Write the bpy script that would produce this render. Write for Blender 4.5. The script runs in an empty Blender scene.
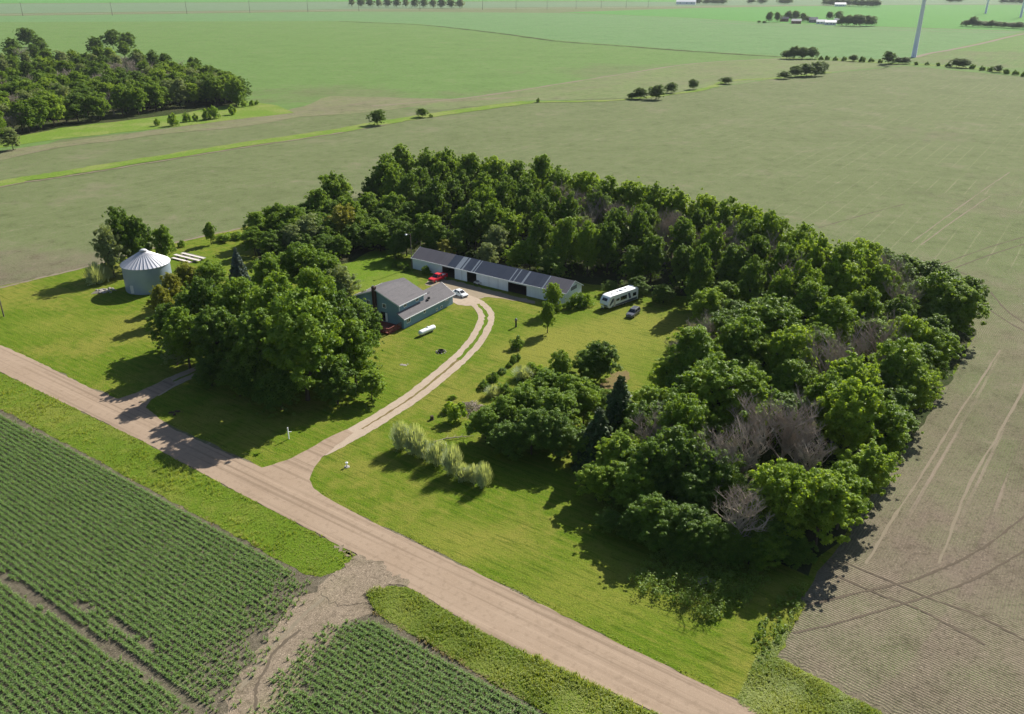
import bpy, bmesh, math, random
import numpy as np
from mathutils import Vector, Matrix, noise as mnoise

random.seed(7)
HAZE = 3e-5
S = bpy.context.scene
COL = S.collection
R = math.radians

# ------------------------------------------------------------------ camera model
CAM_H, FPX, HOR = 70.0, 830.0, -20.0
TH = math.atan((357 - HOR) / FPX)
CT, ST = math.cos(TH), math.sin(TH)


def at(px, py, z=0.0):
    """ground point (or point at height z) seen at a pixel of the photograph"""
    dx, dy = (px - 512) / FPX, (py - 357) / FPX
    d = (dx, CT - dy * ST, -ST - dy * CT)
    t = (CAM_H - z) / -d[2]
    return Vector((d[0] * t, d[1] * t, z))


def proj(p):
    x, y, z = p[0], p[1], p[2] - CAM_H
    zc = y * CT - z * ST
    return 512 + FPX * x / zc, 357 + FPX * (-y * ST - z * CT) / zc


cam = bpy.data.cameras.new("camera")
cam.sensor_width = 36
cam.lens = 36 * FPX / 1024
cam.clip_start, cam.clip_end = 0.5, 60000
camo = bpy.data.objects.new("camera", cam)
COL.objects.link(camo)
camo.location = (0, 0, CAM_H)
camo.rotation_euler = (math.pi / 2 - TH, 0, 0)
S.camera = camo

# ------------------------------------------------------------------ light
SUN_AZ, SUN_EL = R(53), R(36.5)      # azimuth measured from +X towards +Y
sd = Vector((math.cos(SUN_AZ) * math.cos(SUN_EL), math.sin(SUN_AZ) * math.cos(SUN_EL), math.sin(SUN_EL)))
sl = bpy.data.lights.new("sun", "SUN")
sl.energy, sl.angle, sl.color = 5.0, R(0.5), (1.0, 0.945, 0.85)
so = bpy.data.objects.new("sun", sl)
COL.objects.link(so)
so.rotation_euler = sd.to_track_quat('Z', 'Y').to_euler()
so.location = (0, 0, 300)
W = bpy.data.worlds.new("World")
S.world = W
W.use_nodes = True
bg = W.node_tree.nodes["Background"]
sky = W.node_tree.nodes.new("ShaderNodeTexSky")
sky.sky_type, sky.sun_disc = 'NISHITA', False
sky.sun_elevation, sky.sun_rotation = SUN_EL, math.pi / 2 - SUN_AZ
sky.dust_density, sky.ozone_density = 1.0, 1.2
W.node_tree.links.new(sky.outputs[0], bg.inputs[0])
bg.inputs[1].default_value = 0.06
S.view_settings.view_transform, S.view_settings.look = 'Standard', 'None'
S.view_settings.exposure, S.view_settings.gamma = 1.0, 1
S.cycles.max_bounces, S.cycles.diffuse_bounces, S.cycles.glossy_bounces = 6, 3, 2
S.cycles.transmission_bounces, S.cycles.volume_bounces, S.cycles.transparent_max_bounces = 3, 0, 4
S.cycles.use_denoising = True
S.cycles.denoiser = 'OPENIMAGEDENOISE'
S.cycles.denoising_input_passes = 'RGB_ALBEDO_NORMAL'
S.cycles.denoising_prefilter = 'ACCURATE'


# ------------------------------------------------------------------ materials
class NT:
    def __init__(s, name):
        s.m = bpy.data.materials.new(name)
        s.m.use_nodes = True
        s.t = s.m.node_tree
        s.b = s.t.nodes["Principled BSDF"]
        s.out = s.t.nodes["Material Output"]
        s.b.inputs["Specular IOR Level"].default_value = 0.03
        s.b.inputs["Roughness"].default_value = 0.85

    def put(s, sock, v):
        if isinstance(v, bpy.types.NodeSocket):
            s.t.links.new(v, sock)
        elif v is not None:
            if sock.type == 'RGBA' and len(v) == 3:
                v = (*v, 1)
            sock.default_value = v

    def n(s, ty, ins=(), outi=0, **props):
        nd = s.t.nodes.new("ShaderNode" + ty)
        for k, v in props.items():
            setattr(nd, k, v)
        for k, v in dict(ins).items():
            s.put(nd.inputs[k], v)
        return nd.outputs[outi]

    def pos(s):
        return s.n("TexCoord", outi=3)

    def noise(s, scale, detail=3, vec=None, rough=0.55, dist=0.0):
        return s.n("TexNoise", {"Vector": vec if vec is not None else s.pos(), "Scale": scale, "Detail": detail,
                                "Roughness": rough, "Distortion": dist})

    def mix(s, f, a, b, mode='MIX'):
        nd = s.t.nodes.new("ShaderNodeMix")
        nd.data_type, nd.blend_type = 'RGBA', mode
        s.put(nd.inputs[0], f); s.put(nd.inputs[6], a); s.put(nd.inputs[7], b)
        return nd.outputs[2]

    def math(s, op, a, b=None, c=None):
        nd = s.t.nodes.new("ShaderNodeMath")
        nd.operation = op
        s.put(nd.inputs[0], a); s.put(nd.inputs[1], b); s.put(nd.inputs[2], c)
        return nd.outputs[0]

    def step(s, v, lo, hi):
        nd = s.t.nodes.new("ShaderNodeMapRange")
        nd.interpolation_type = 'SMOOTHSTEP'
        s.put(nd.inputs[0], v); s.put(nd.inputs[1], lo); s.put(nd.inputs[2], hi)
        return nd.outputs[0]

    def attr(s, name, fac=True):
        return s.n("Attribute", attribute_name=name, outi=2)

    def axis(s, ang, pos=None):
        """distance along a ground direction, in metres"""
        return s.n("VectorMath", {0: pos if pos is not None else s.pos(), 1: (math.cos(ang), math.sin(ang), 0)},
                   operation='DOT_PRODUCT', outi=1)

    def bump(s, h, dist=0.05, strength=1.0):
        s.put(s.b.inputs["Normal"], s.n("Bump", {"Height": h, "Distance": dist, "Strength": strength}))

    def col(s, c, rough=None):
        s.put(s.b.inputs["Base Color"], c)
        if rough is not None:
            s.b.inputs["Roughness"].default_value = rough
        return s.m


def plain(name, c, rough=0.6, metal=0.0, spec=0.4, var=0.12, scale=3.0):
    k = NT(name)
    k.b.inputs["Metallic"].default_value = metal
    k.b.inputs["Specular IOR Level"].default_value = spec
    f = k.noise(scale, 4)
    d = tuple(max(0, x * (1 - 2 * var)) for x in c)
    return k.col(k.mix(f, d, tuple(min(1, x * (1 + var)) for x in c)), rough)


ROAD_ANG = R(-35.05)         # direction of the gravel road on the ground
ROW_ANG = R(54.95)           # crop rows, square to the road


def field_mat(name, soil, soil2, green, green2, cover, near_bare=True, row=0.38, rows_on=0.5, knolls=()):
    k = NT(name)
    p = k.pos()
    n1 = k.noise(0.02, 4, p); n2 = k.noise(0.12, 5, p); n3 = k.noise(1.6, 4, p); n4 = k.noise(7.0, 3, p)
    main = k.axis(ROW_ANG - math.pi / 2, p)
    dw = k.attr("dw")
    wood_on = k.math('MULTIPLY', k.step(dw, 0.02, 0.06), k.math('SUBTRACT', 1.0, k.step(dw, 15.0, 15.02)))
    head = k.attr("dh")
    head_on = k.math('MULTIPLY', k.step(head, 0.02, 0.06), k.math('SUBTRACT', 1.0, k.step(head, 24.0, 24.02)))
    c = k.n("Mix", {0: wood_on, 2: main, 3: dw})
    c = k.n("Mix", {0: head_on, 2: c, 3: head})
    wob = k.math('MULTIPLY', n2, 0.5)
    c = k.math('ADD', c, wob)
    ph = k.math('FRACT', k.math('DIVIDE', c, row))
    tri = k.math('ABSOLUTE', k.math('SUBTRACT', ph, 0.5))          # 0 on the row .. .5 between
    on_row = k.math('SUBTRACT', 1.0, k.step(tri, 0.08, 0.30))
    # plough / planter passes : broad faint bands
    ph2 = k.math('FRACT', k.math('DIVIDE', c, row * 16))
    band = k.math('MULTIPLY', k.step(k.math('ABSOLUTE', k.math('SUBTRACT', ph2, 0.5)), 0.44, 0.49), k.step(n1, .42, .6))
    sc = k.mix(n2, soil, soil2)
    n8 = k.noise(4.2, 5, p, 0.7)
    sc = k.mix(k.math('MULTIPLY', k.step(n8, 0.57, 0.66), .85), sc, tuple(min(1, x * 1.75) for x in soil2))
    sc = k.mix(k.math('MULTIPLY', k.step(n8, 0.46, 0.36), .6), sc, tuple(x * .45 for x in soil))
    sc = k.mix(k.math('MULTIPLY', k.step(n3, 0.50, 0.34), 0.55), sc, tuple(x * 0.55 for x in soil))
    sc = k.mix(k.math('MULTIPLY', band, 0.75), sc, tuple(min(1, x * 1.35) for x in soil2))
    cov_band = k.math('MULTIPLY', band, 0.35)
    gc = k.mix(n3, green, green2)
    # crop cover: patchy, thin near the yard side and along the headlands
    cov = k.math('ADD', k.math('MULTIPLY', k.math('SUBTRACT', n1, 0.5), 1.3), cover)
    cov = k.math('ADD', cov, k.math('MULTIPLY', k.math('SUBTRACT', n2, 0.5), 0.9))
    if near_bare:
        y = k.n("SeparateXYZ", {0: p}, outi=1)
        x = k.n("SeparateXYZ", {0: p}, outi=0)
        cov = k.math('ADD', cov, k.math('MULTIPLY', k.math('SUBTRACT', k.step(y, 95.0, 300.0), 0.66), 1.25))
        cov = k.math('SUBTRACT', cov, k.math('MULTIPLY', k.step(x, 120.0, 330.0), 0.25))
        cov = k.math('ADD', cov, k.math('MULTIPLY', wood_on, 0.12))
    sv = k.n("CombineXYZ", {0: k.math('MULTIPLY', main, 0.11), 1: k.math('MULTIPLY', k.axis(ROW_ANG, p), 0.012), 2: 0.0})
    n6 = k.noise(1.0, 5, sv)
    cov = k.math('ADD', cov, k.math('MULTIPLY', k.math('SUBTRACT', n6, .5), 1.0))
    cov = k.math('SUBTRACT', cov, cov_band)
    for (kx, ky, rx, ry, amt) in knolls:      # worn, thinly grown knolls with soft edges
        dv = k.n("VectorMath", {0: k.n("VectorMath", {0: p, 1: (kx, ky, 0)}, operation='SUBTRACT'), 1: (1 / rx, 1 / ry, 0)}, operation='MULTIPLY')
        ln = k.math('ADD', k.n("VectorMath", {0: dv}, operation='LENGTH', outi=1), k.math('MULTIPLY', k.math('SUBTRACT', n1, .5), 1.2))
        cov = k.math('SUBTRACT', cov, k.math('MULTIPLY', k.step(ln, 1.15, 0.45), amt))
    plants = k.math('MULTIPLY', k.math('ADD', k.math('MULTIPLY', on_row, rows_on), 1 - rows_on), k.step(n4, 0.36, 0.60))
    plants = k.math('MULTIPLY', plants, 1.35)
    fac = k.n("Clamp", {0: k.math('MULTIPLY', k.n("Clamp", {0: cov}), plants)})
    furrow = k.math('MULTIPLY', k.math('MULTIPLY', k.step(tri, 0.30, 0.48), k.step(n2, .3, .6)), 0.42)
    sc = k.mix(furrow, sc, tuple(q * 0.42 for q in soil))
    k.bump(k.math('ADD', k.math('MULTIPLY', on_row, 0.6), n4), 0.09, 0.9)
    fin = k.mix(fac, sc, gc)
    n9 = k.noise(0.16, 9, p, 0.82)
    n10 = k.noise(0.028, 7, p, 0.75)
    fin = k.mix(k.math('MULTIPLY', k.step(n10, 0.52, 0.36), .35), fin, k.mix(1.0, fin, (.72, .74, .70), 'MULTIPLY'))
    fin = k.mix(k.math('MULTIPLY', k.step(n10, 0.53, 0.68), .35), fin, tuple(min(1, x * 1.1) for x in soil2))
    fin = k.mix(k.math('MULTIPLY', k.step(n9, 0.50, 0.36), .55), fin, k.mix(1.0, fin, (.55, .57, .52), 'MULTIPLY'))
    fin = k.mix(k.math('MULTIPLY', k.step(n9, 0.54, 0.68), .40), fin, tuple(min(1, x * 1.25) for x in soil2))
    return k.col(fin, 0.95)


def knoll(px, py, rx, ry, amt): q = at(px, py); return (q.x, q.y, rx, ry, amt)


KN = (knoll(30, 268, 30, 22, .5), knoll(1000, 195, 45, 40, .45), knoll(600, 140, 60, 30, .25), knoll(150, 215, 50, 25, .1), knoll(1010, 660, 22, 12, -.12), knoll(870, 130, 60, 60, .35))
M = {}
M["field"] = field_mat("field_soil", (.142, .114, .085), (.188, .155, .118), (.084, .152, .036), (.115, .182, .048), 1.0, knolls=KN)
M["field_green"] = field_mat("field_crop", (.125, .142, .065), (.15, .165, .082), (.088, .182, .040), (.112, .212, .050), 1.12, False, rows_on=0.2,
                             knolls=(knoll(340, 95, 70, 55, .75), knoll(700, 72, 170, 90, .6), knoll(985, 58, 160, 140, .7), knoll(180, 100, 60, 60, .3), knoll(560, 92, 90, 40, .4)))
M["field_mid"] = field_mat("field_mid", (.150, .145, .085), (.18, .17, .105), (.110, .175, .050), (.140, .205, .062), 0.72, False, rows_on=0.2)
M["field_cool"] = field_mat("field_cool", (.125, .160, .085), (.15, .185, .10), (.090, .190, .060), (.110, .220, .072), 1.1, False, rows_on=0.0)
M["field_bright"] = field_mat("field_bright", (.08, .15, .045), (.10, .18, .05), (.075, .215, .045), (.090, .24, .050), 1.3, False, rows_on=0.0)
M["field_pale"] = field_mat("field_pale", (.12, .16, .09), (.16, .19, .12), (.10, .17, .09), (.13, .20, .10), 0.9, False, rows_on=0.0)
M["field_bare"] = field_mat("field_bare", (.15, .132, .09), (.20, .175, .12), (.13, .175, .06), (.16, .20, .07), 0.45, False, rows_on=0.1)
M["bare_soil"] = field_mat("bare_soil", (.195, .155, .112), (.265, .215, .160), (.10, .13, .03), (.13, .15, .04), 0.12, False, rows_on=.3)
M["corn_soil"] = field_mat("corn_soil", (.09, .08, .055), (.165, .14, .105), (.06, .10, .03), (.08, .12, .035), 0.10, False)


def grass_mat(name, a, b, dry, stripes=0.0, dryness=0.3, fine=1.0, worn=()):
    k = NT(name)
    p = k.pos()
    n1 = k.noise(0.05, 4, p); n2 = k.noise(0.45, 5, p); n3 = k.noise(3.5 * fine, 4, p); n4 = k.noise(14.0 * fine, 2, p)
    c = k.mix(k.step(n3, 0.3, 0.7), a, b)
    c = k.mix(k.math('MULTIPLY', k.step(k.math('ADD', k.math('MULTIPLY', n1, 0.65), k.math('MULTIPLY', n2, 0.35)), 0.44, 0.62), dryness * 2), c, dry)
    for (kx, ky, rx, ry, amt) in worn:        # drier stretches of the mown yard
        dv = k.n("VectorMath", {0: k.n("VectorMath", {0: p, 1: (kx, ky, 0)}, operation='SUBTRACT'), 1: (1 / rx, 1 / ry, 0)}, operation='MULTIPLY')
        ln = k.math('ADD', k.n("VectorMath", {0: dv}, operation='LENGTH', outi=1), k.math('MULTIPLY', k.math('SUBTRACT', n2, .5), 1.6))
        c = k.mix(k.math('MULTIPLY', k.step(ln, 1.15, 0.35), amt), c, tuple(x * 1.12 for x in dry))
    if stripes:
        s_ = k.math('ADD', k.axis(ROAD_ANG + math.pi / 2, p), k.math('MULTIPLY', n2, 0.5))
        w = k.math('FRACT', k.math('DIVIDE', s_, 1.5))
        w = k.step(k.math('ABSOLUTE', k.math('SUBTRACT', w, 0.5)), 0.10, 0.42)
        w2 = k.math('FRACT', k.math('DIVIDE', s_, 0.52))
        w2 = k.step(k.math('ABSOLUTE', k.math('SUBTRACT', w2, 0.5)), 0.3, 0.5)
        road = k.math('MULTIPLY', w, stripes)
        c = k.mix(road, c, dry)
        c = k.mix(k.math('MULTIPLY', w2, stripes * 0.6), c, tuple(x * 0.6 for x in a))
        st = k.n("CombineXYZ", {0: k.math('MULTIPLY', k.axis(ROAD_ANG + math.pi / 2, p), 2.2), 1: k.math('MULTIPLY', k.axis(ROAD_ANG, p), .16), 2: 0.0})
        n5 = k.noise(1.0, 5, st, 0.65)
        c = k.mix(k.math('MULTIPLY', k.step(n5, 0.52, 0.66), .55), c, dry)
        c = k.mix(k.math('MULTIPLY', k.step(n5, 0.48, 0.34), .55), c, tuple(x * 0.55 for x in a))
    c = k.mix(k.math('MULTIPLY', k.step(n4, 0.5, 0.34), 0.55), c, tuple(x * 0.5 for x in a))
    n8 = k.noise(1.3, 7, p, 0.8)
    c = k.mix(k.math('MULTIPLY', k.step(n8, 0.48, 0.34), .5), c, tuple(x * 0.5 for x in a))
    k.bump(k.math('ADD', k.math('MULTIPLY', n4, 0.5), n3), 0.14, 1.0)
    return k.col(c, 0.9)


M["lawn"] = grass_mat("lawn", (.070, .128, .008), (.115, .178, .012), (.195, .195, .036), 0.2, 0.46, 1.0, (knoll(600, 345, 20, 16, .5), knoll(640, 330, 16, 12, .45), knoll(540, 345, 14, 10, .5), knoll(455, 545, 13, 6, .5), knoll(610, 590, 14, 8, .45), knoll(60, 325, 12, 6, .4), knoll(400, 368, 5, 4, .5)))
M["lawn_lush"] = grass_mat("lawn_lush", (.085, .155, .012), (.135, .205, .018), (.19, .205, .045), 0.0, 0.2)
M["verge"] = grass_mat("verge", (.075, .13, .010), (.12, .18, .018), (.19, .20, .04), 0, 0.35)
M["strip"] = grass_mat("grass_strip", (.09, .16, .02), (.15, .22, .035), (.22, .23, .08), 0, 0.3, 0.4)
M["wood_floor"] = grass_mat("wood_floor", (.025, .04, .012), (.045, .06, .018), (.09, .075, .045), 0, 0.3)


def gravel_mat(name, a, b, tracks=True):
    k = NT(name)
    p = k.pos()
    n1 = k.noise(0.12, 4, p); n2 = k.noise(1.1, 5, p); n3 = k.noise(9.0, 3, p)
    c = k.mix(n1, a, b)
    c = k.mix(k.math('MULTIPLY', k.step(n3, 0.5, 0.75), 0.35), c, tuple(min(1, x * 1.3) for x in b))
    c = k.mix(k.math('MULTIPLY', k.step(n2, 0.5, 0.3), 0.35), c, tuple(x * 0.72 for x in a))
    if tracks:
        s_ = k.axis(ROAD_ANG + math.pi / 2, p)
        st = k.n("CombineXYZ", {0: s_, 1: k.math('MULTIPLY', k.axis(ROAD_ANG, p), 0.012), 2: 0.0})
        n5 = k.noise(1.5, 4, st)
        c = k.mix(k.math('MULTIPLY', k.step(n5, 0.50, 0.68), 0.55), c, tuple(x * 0.64 for x in a))
        c = k.mix(k.math('MULTIPLY', k.step(n5, 0.44, 0.28), 0.35), c, tuple(min(1, x * 1.2) for x in b))
    k.bump(n3, 0.03, 0.6)
    return k.col(c, 0.95)


M["gravel"] = gravel_mat("road_gravel", (.228, .168, .118), (.30, .232, .172))
M["drive"] = gravel_mat("drive_gravel", (.285, .228, .17), (.365, .30, .235), False)
M["dirt"] = gravel_mat("yard_dirt", (.20, .165, .115), (.27, .22, .16), False)
M["farroad"] = gravel_mat("far_road", (.30, .29, .22), (.36, .34, .27), False)
M["track_dark"] = gravel_mat("track_dark", (.085, .068, .05), (.115, .095, .07), False)
M["track_pale"] = gravel_mat("track_pale", (.165, .14, .10), (.20, .17, .125), False)


def leaf_mat(name, a, b, tip, trans=0.35, rough=0.5):
    k = NT(name)
    ri = k.n("ObjectInfo", outi=5)
    c = k.mix(ri, a, b)
    c = k.mix(k.math('MULTIPLY', k.attr("rnd"), 0.85), c, tip)
    k.b.inputs["Roughness"].default_value = rough
    k.b.inputs["Specular IOR Level"].default_value = 0.16
    k.put(k.b.inputs["Base Color"], c)
    tl = k.n("BsdfTranslucent", {0: k.mix(1.0, c, (1.5, 1.35, 0.45), 'MULTIPLY')})
    mx = k.n("MixShader", {0: trans, 1: k.b.outputs[0], 2: tl})
    k.put(k.out.inputs[0], mx)
    return k.m


LEAF = {
    'm': leaf_mat("leaf_green", (.075, .160, .016), (.120, .215, .022), (.23, .335, .040), 0.46),
    'b': leaf_mat("leaf_bright", (.130, .230, .022), (.165, .270, .028), (.29, .40, .050), 0.50),
    'd': leaf_mat("leaf_dark", (.054, .122, .017), (.084, .165, .021), (.165, .255, .040), 0.44),
    'w': leaf_mat("leaf_grey", (.125, .185, .070), (.165, .220, .085), (.28, .34, .15), 0.42),
    'H': leaf_mat("leaf_willow", (.23, .30, .175), (.26, .33, .20), (.44, .50, .34), 0.42),
    'y': leaf_mat("leaf_yellow", (.16, .20, .025), (.19, .205, .03), (.29, .30, .055), 0.46),
    's': leaf_mat("needle_green", (.030, .060, .020), (.038, .070, .024), (.070, .110, .036), 0.2),
    'S': leaf_mat("needle_blue", (.070, .105, .095), (.08, .115, .105), (.15, .19, .17), 0.15),
    'corn': leaf_mat("leaf_corn", (0.095, 0.180, 0.042), (0.095, 0.180, 0.042), (0.260, 0.370, 0.140), 0.35, 0.45),
    'weed': leaf_mat("leaf_weed", (.08, .15, .02), (.10, .17, .022), (.19, .27, .045), 0.38),
    'tall': leaf_mat("grass_tall", (.12, .20, .018), (.12, .20, .018), (.36, .40, .10), 0.4),
    'dry': leaf_mat("grass_dry", (.24, .19, .08), (.24, .19, .08), (.38, .32, .16), 0.25),
}
M["bark"] = plain("bark", (.09, .07, .052), 0.95, spec=0.1, var=0.3)
M["deadwood"] = plain("deadwood", (.34, .29, .235), 0.9, spec=0.15, var=0.25, scale=1.0)
M["white"] = plain("white_paint", (.78, .79, .80), 0.45, var=0.04)
M["barnwhite"] = plain("barn_white", (.74, .76, .78), 0.5, var=0.07, scale=0.8)
M["glass"] = plain("dark_glass", (.012, .015, .02), 0.08, spec=0.6, var=0.1)
M["black"] = plain("black_rubber", (.02, .02, .021), 0.8)
M["chrome"] = plain("bright_metal", (.62, .63, .65), 0.25, metal=0.9)
M["red"] = plain("red_paint", (.55, .02, .03), 0.25, spec=0.6, var=0.06)
M["silver"] = plain("white_car_paint", (.72, .73, .75), 0.25, spec=0.6, var=0.04)
M["greycar"] = plain("charcoal_paint", (.07, .075, .09), 0.22, spec=0.7, var=0.05)
M["brick"] = plain("chimney_brick", (.07, .035, .03), 0.9, var=0.3, scale=8)
M["redwood"] = plain("red_stained_wood", (.20, .055, .038), 0.7, var=0.25, scale=4)
M["greywood"] = plain("weathered_wood", (.30, .26, .22), 0.9, var=0.25, scale=2)
M["paleboard"] = plain("pale_sheet", (.58, .53, .49), 0.7, var=0.12, scale=2)
M["rock"] = plain("pale_rock", (.36, .33, .30), 0.9, var=0.3, scale=2)
M["purplerock"] = plain("dark_brush", (.12, .105, .12), 0.9, var=0.35, scale=3)
M["decal"] = plain("blue_decal", (.045, .06, .13), 0.3, var=0.1)
M["pole"] = plain("pole_wood", (.13, .105, .08), 0.9, var=0.25)
M["tower"] = plain("tower_white", (.72, .73, .76), 0.4, var=0.03, scale=.2)
M["lampwhite"] = plain("lamp_white", (.8, .82, .82), 0.3)
M["ventgrey"] = plain("vent_grey", (.18, .18, .19), 0.6)
M["roofred"] = plain("far_red_roof", (.25, .11, .09), 0.7)
M["tail"] = plain("tail_light", (.35, .01, .01), 0.2)


def siding_mat(name, c, pitch=0.2, vert=False):
    k = NT(name)
    p = k.pos()
    sx = k.n("SeparateXYZ", {0: p}, outi=2)
    if vert:
        sx = k.n("SeparateXYZ", {0: p}, outi=0)
    f = k.math('FRACT', k.math('DIVIDE', sx, pitch))
    n1 = k.noise(0.7, 4, p)
    c2 = k.mix(n1, tuple(x * .86 for x in c), tuple(x * 1.08 for x in c))
    c2 = k.mix(k.step(f, 0.16, 0.0), c2, tuple(x * .62 for x in c))
    k.bump(f, 0.02, 0.7)
    k.b.inputs["Specular IOR Level"].default_value = 0.3
    return k.col(c2, 0.55)


M["siding"] = siding_mat("blue_siding", (.20, .32, .41))
M["siding_light"] = siding_mat("barn_siding", (.70, .73, .76), 0.45, True)


def shingle_mat(name, c, c2, pitch=0.22):
    k = NT(name)
    p = k.pos()
    n1 = k.noise(0.5, 4, p); n2 = k.noise(6.0, 3, p)
    st = k.n("VectorMath", {0: p, 1: (0.35, 3.0, 1.5)}, operation='MULTIPLY')
    n3 = k.noise(0.8, 3, st)
    o = k.mix(n1, c, c2)
    o = k.mix(k.math('MULTIPLY', k.step(n2, .4, .65), .4), o, tuple(x * 0.7 for x in c))
    o = k.mix(k.math('MULTIPLY', k.step(n3, .5, .7), .35), o, tuple(x * 0.6 for x in c))
    k.bump(n2, 0.03, 0.8)
    return k.col(o, 0.85)


M["shingle"] = shingle_mat("grey_shingle", (.125, .120, .125), (.17, .16, .165))


def metal_roof(name, c, c2, pitch=0.9, rough=0.45):
    k = NT(name)
    p = k.pos()
    x = k.n("SeparateXYZ", {0: p}, outi=0)
    f = k.math('FRACT', k.math('DIVIDE', x, pitch))
    seg = k.n("TexWhiteNoise", {"Vector": k.n("CombineXYZ", {0: k.math('FLOOR', k.math('DIVIDE', x, 1.8)), 1: 0.0, 2: 0.0})}, noise_dimensions='3D')
    o = k.mix(seg, c, c2)
    o = k.mix(k.math('MULTIPLY', k.noise(0.5, 5, p), .4), o, tuple(q * .7 for q in c))
    o = k.mix(k.math('MULTIPLY', k.step(f, .12, .0), .6), o, tuple(q * .55 for q in c))
    k.b.inputs["Metallic"].default_value = 0.25
    k.b.inputs["Specular IOR Level"].default_value = 0.4
    k.bump(k.step(f, .0, .12), 0.03, 0.7)
    return k.col(o, rough)


M["barnroof"] = metal_roof("barn_roof", (.040, .054, .085), (.056, .070, .104), rough=.6)
M["barnroof_old"] = metal_roof("barn_roof_old", (.125, .115, .13), (.145, .135, .15), rough=.7)
M["skylight"] = plain("skylight_sheet", (.27, .30, .33), 0.5, var=0.15)


def galv(name, c):
    k = NT(name)
    p = k.pos()
    n1 = k.noise(0.8, 4, p)
    k.b.inputs["Metallic"].default_value = 0.35
    k.b.inputs["Specular IOR Level"].default_value = 0.4
    return k.col(k.mix(n1, tuple(x * .85 for x in c), c), 0.45)


M["galv"] = galv("galvanised_shaded", (.27, .33, .40))  # bluish sky shade put into the wall's steel colour, roof steel stays pale
M["galvroof"] = galv("galvanised_roof", (.60, .60, .63))


# ------------------------------------------------------------------ object helpers
def tag(o, label=None, cat=None, group=None, kind=None):
    if label: o["label"] = label
    if cat: o["category"] = cat
    if group: o["group"] = group
    if kind: o["kind"] = kind
    return o


def empty(name, loc, rz=0.0, scale=1.0):
    o = bpy.data.objects.new(name, None)
    COL.objects.link(o)
    o.location, o.rotation_euler = loc, (0, 0, rz)
    o.scale = (scale,) * 3 if not isinstance(scale, tuple) else scale
    o.empty_display_size = 0.5
    return o


def link(name, me, mat=None, parent=None):
    o = bpy.data.objects.new(name, me)
    COL.objects.link(o)
    if mat is not None and not me.materials:
        me.materials.append(mat)
    if parent: o.parent = parent
    return o


def mesh_np(name, V, F, rnd=None):
    """fast mesh from numpy: V (n,3), F (m,k) all faces with k corners"""
    me = bpy.data.meshes.new(name)
    V = np.asarray(V, np.float32); F = np.asarray(F, np.int32)
    m, k = F.shape
    me.vertices.add(len(V)); me.vertices.foreach_set("co", V.ravel())
    me.loops.add(m * k); me.loops.foreach_set("vertex_index", F.ravel())
    me.polygons.add(m); me.polygons.foreach_set("loop_start", np.arange(0, m * k, k, dtype=np.int32))
    if rnd is not None:
        a = me.attributes.new("rnd", 'FLOAT', 'FACE')
        a.data.foreach_set("value", np.asarray(rnd, np.float32))
    me.update(calc_edges=True)
    return me


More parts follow.
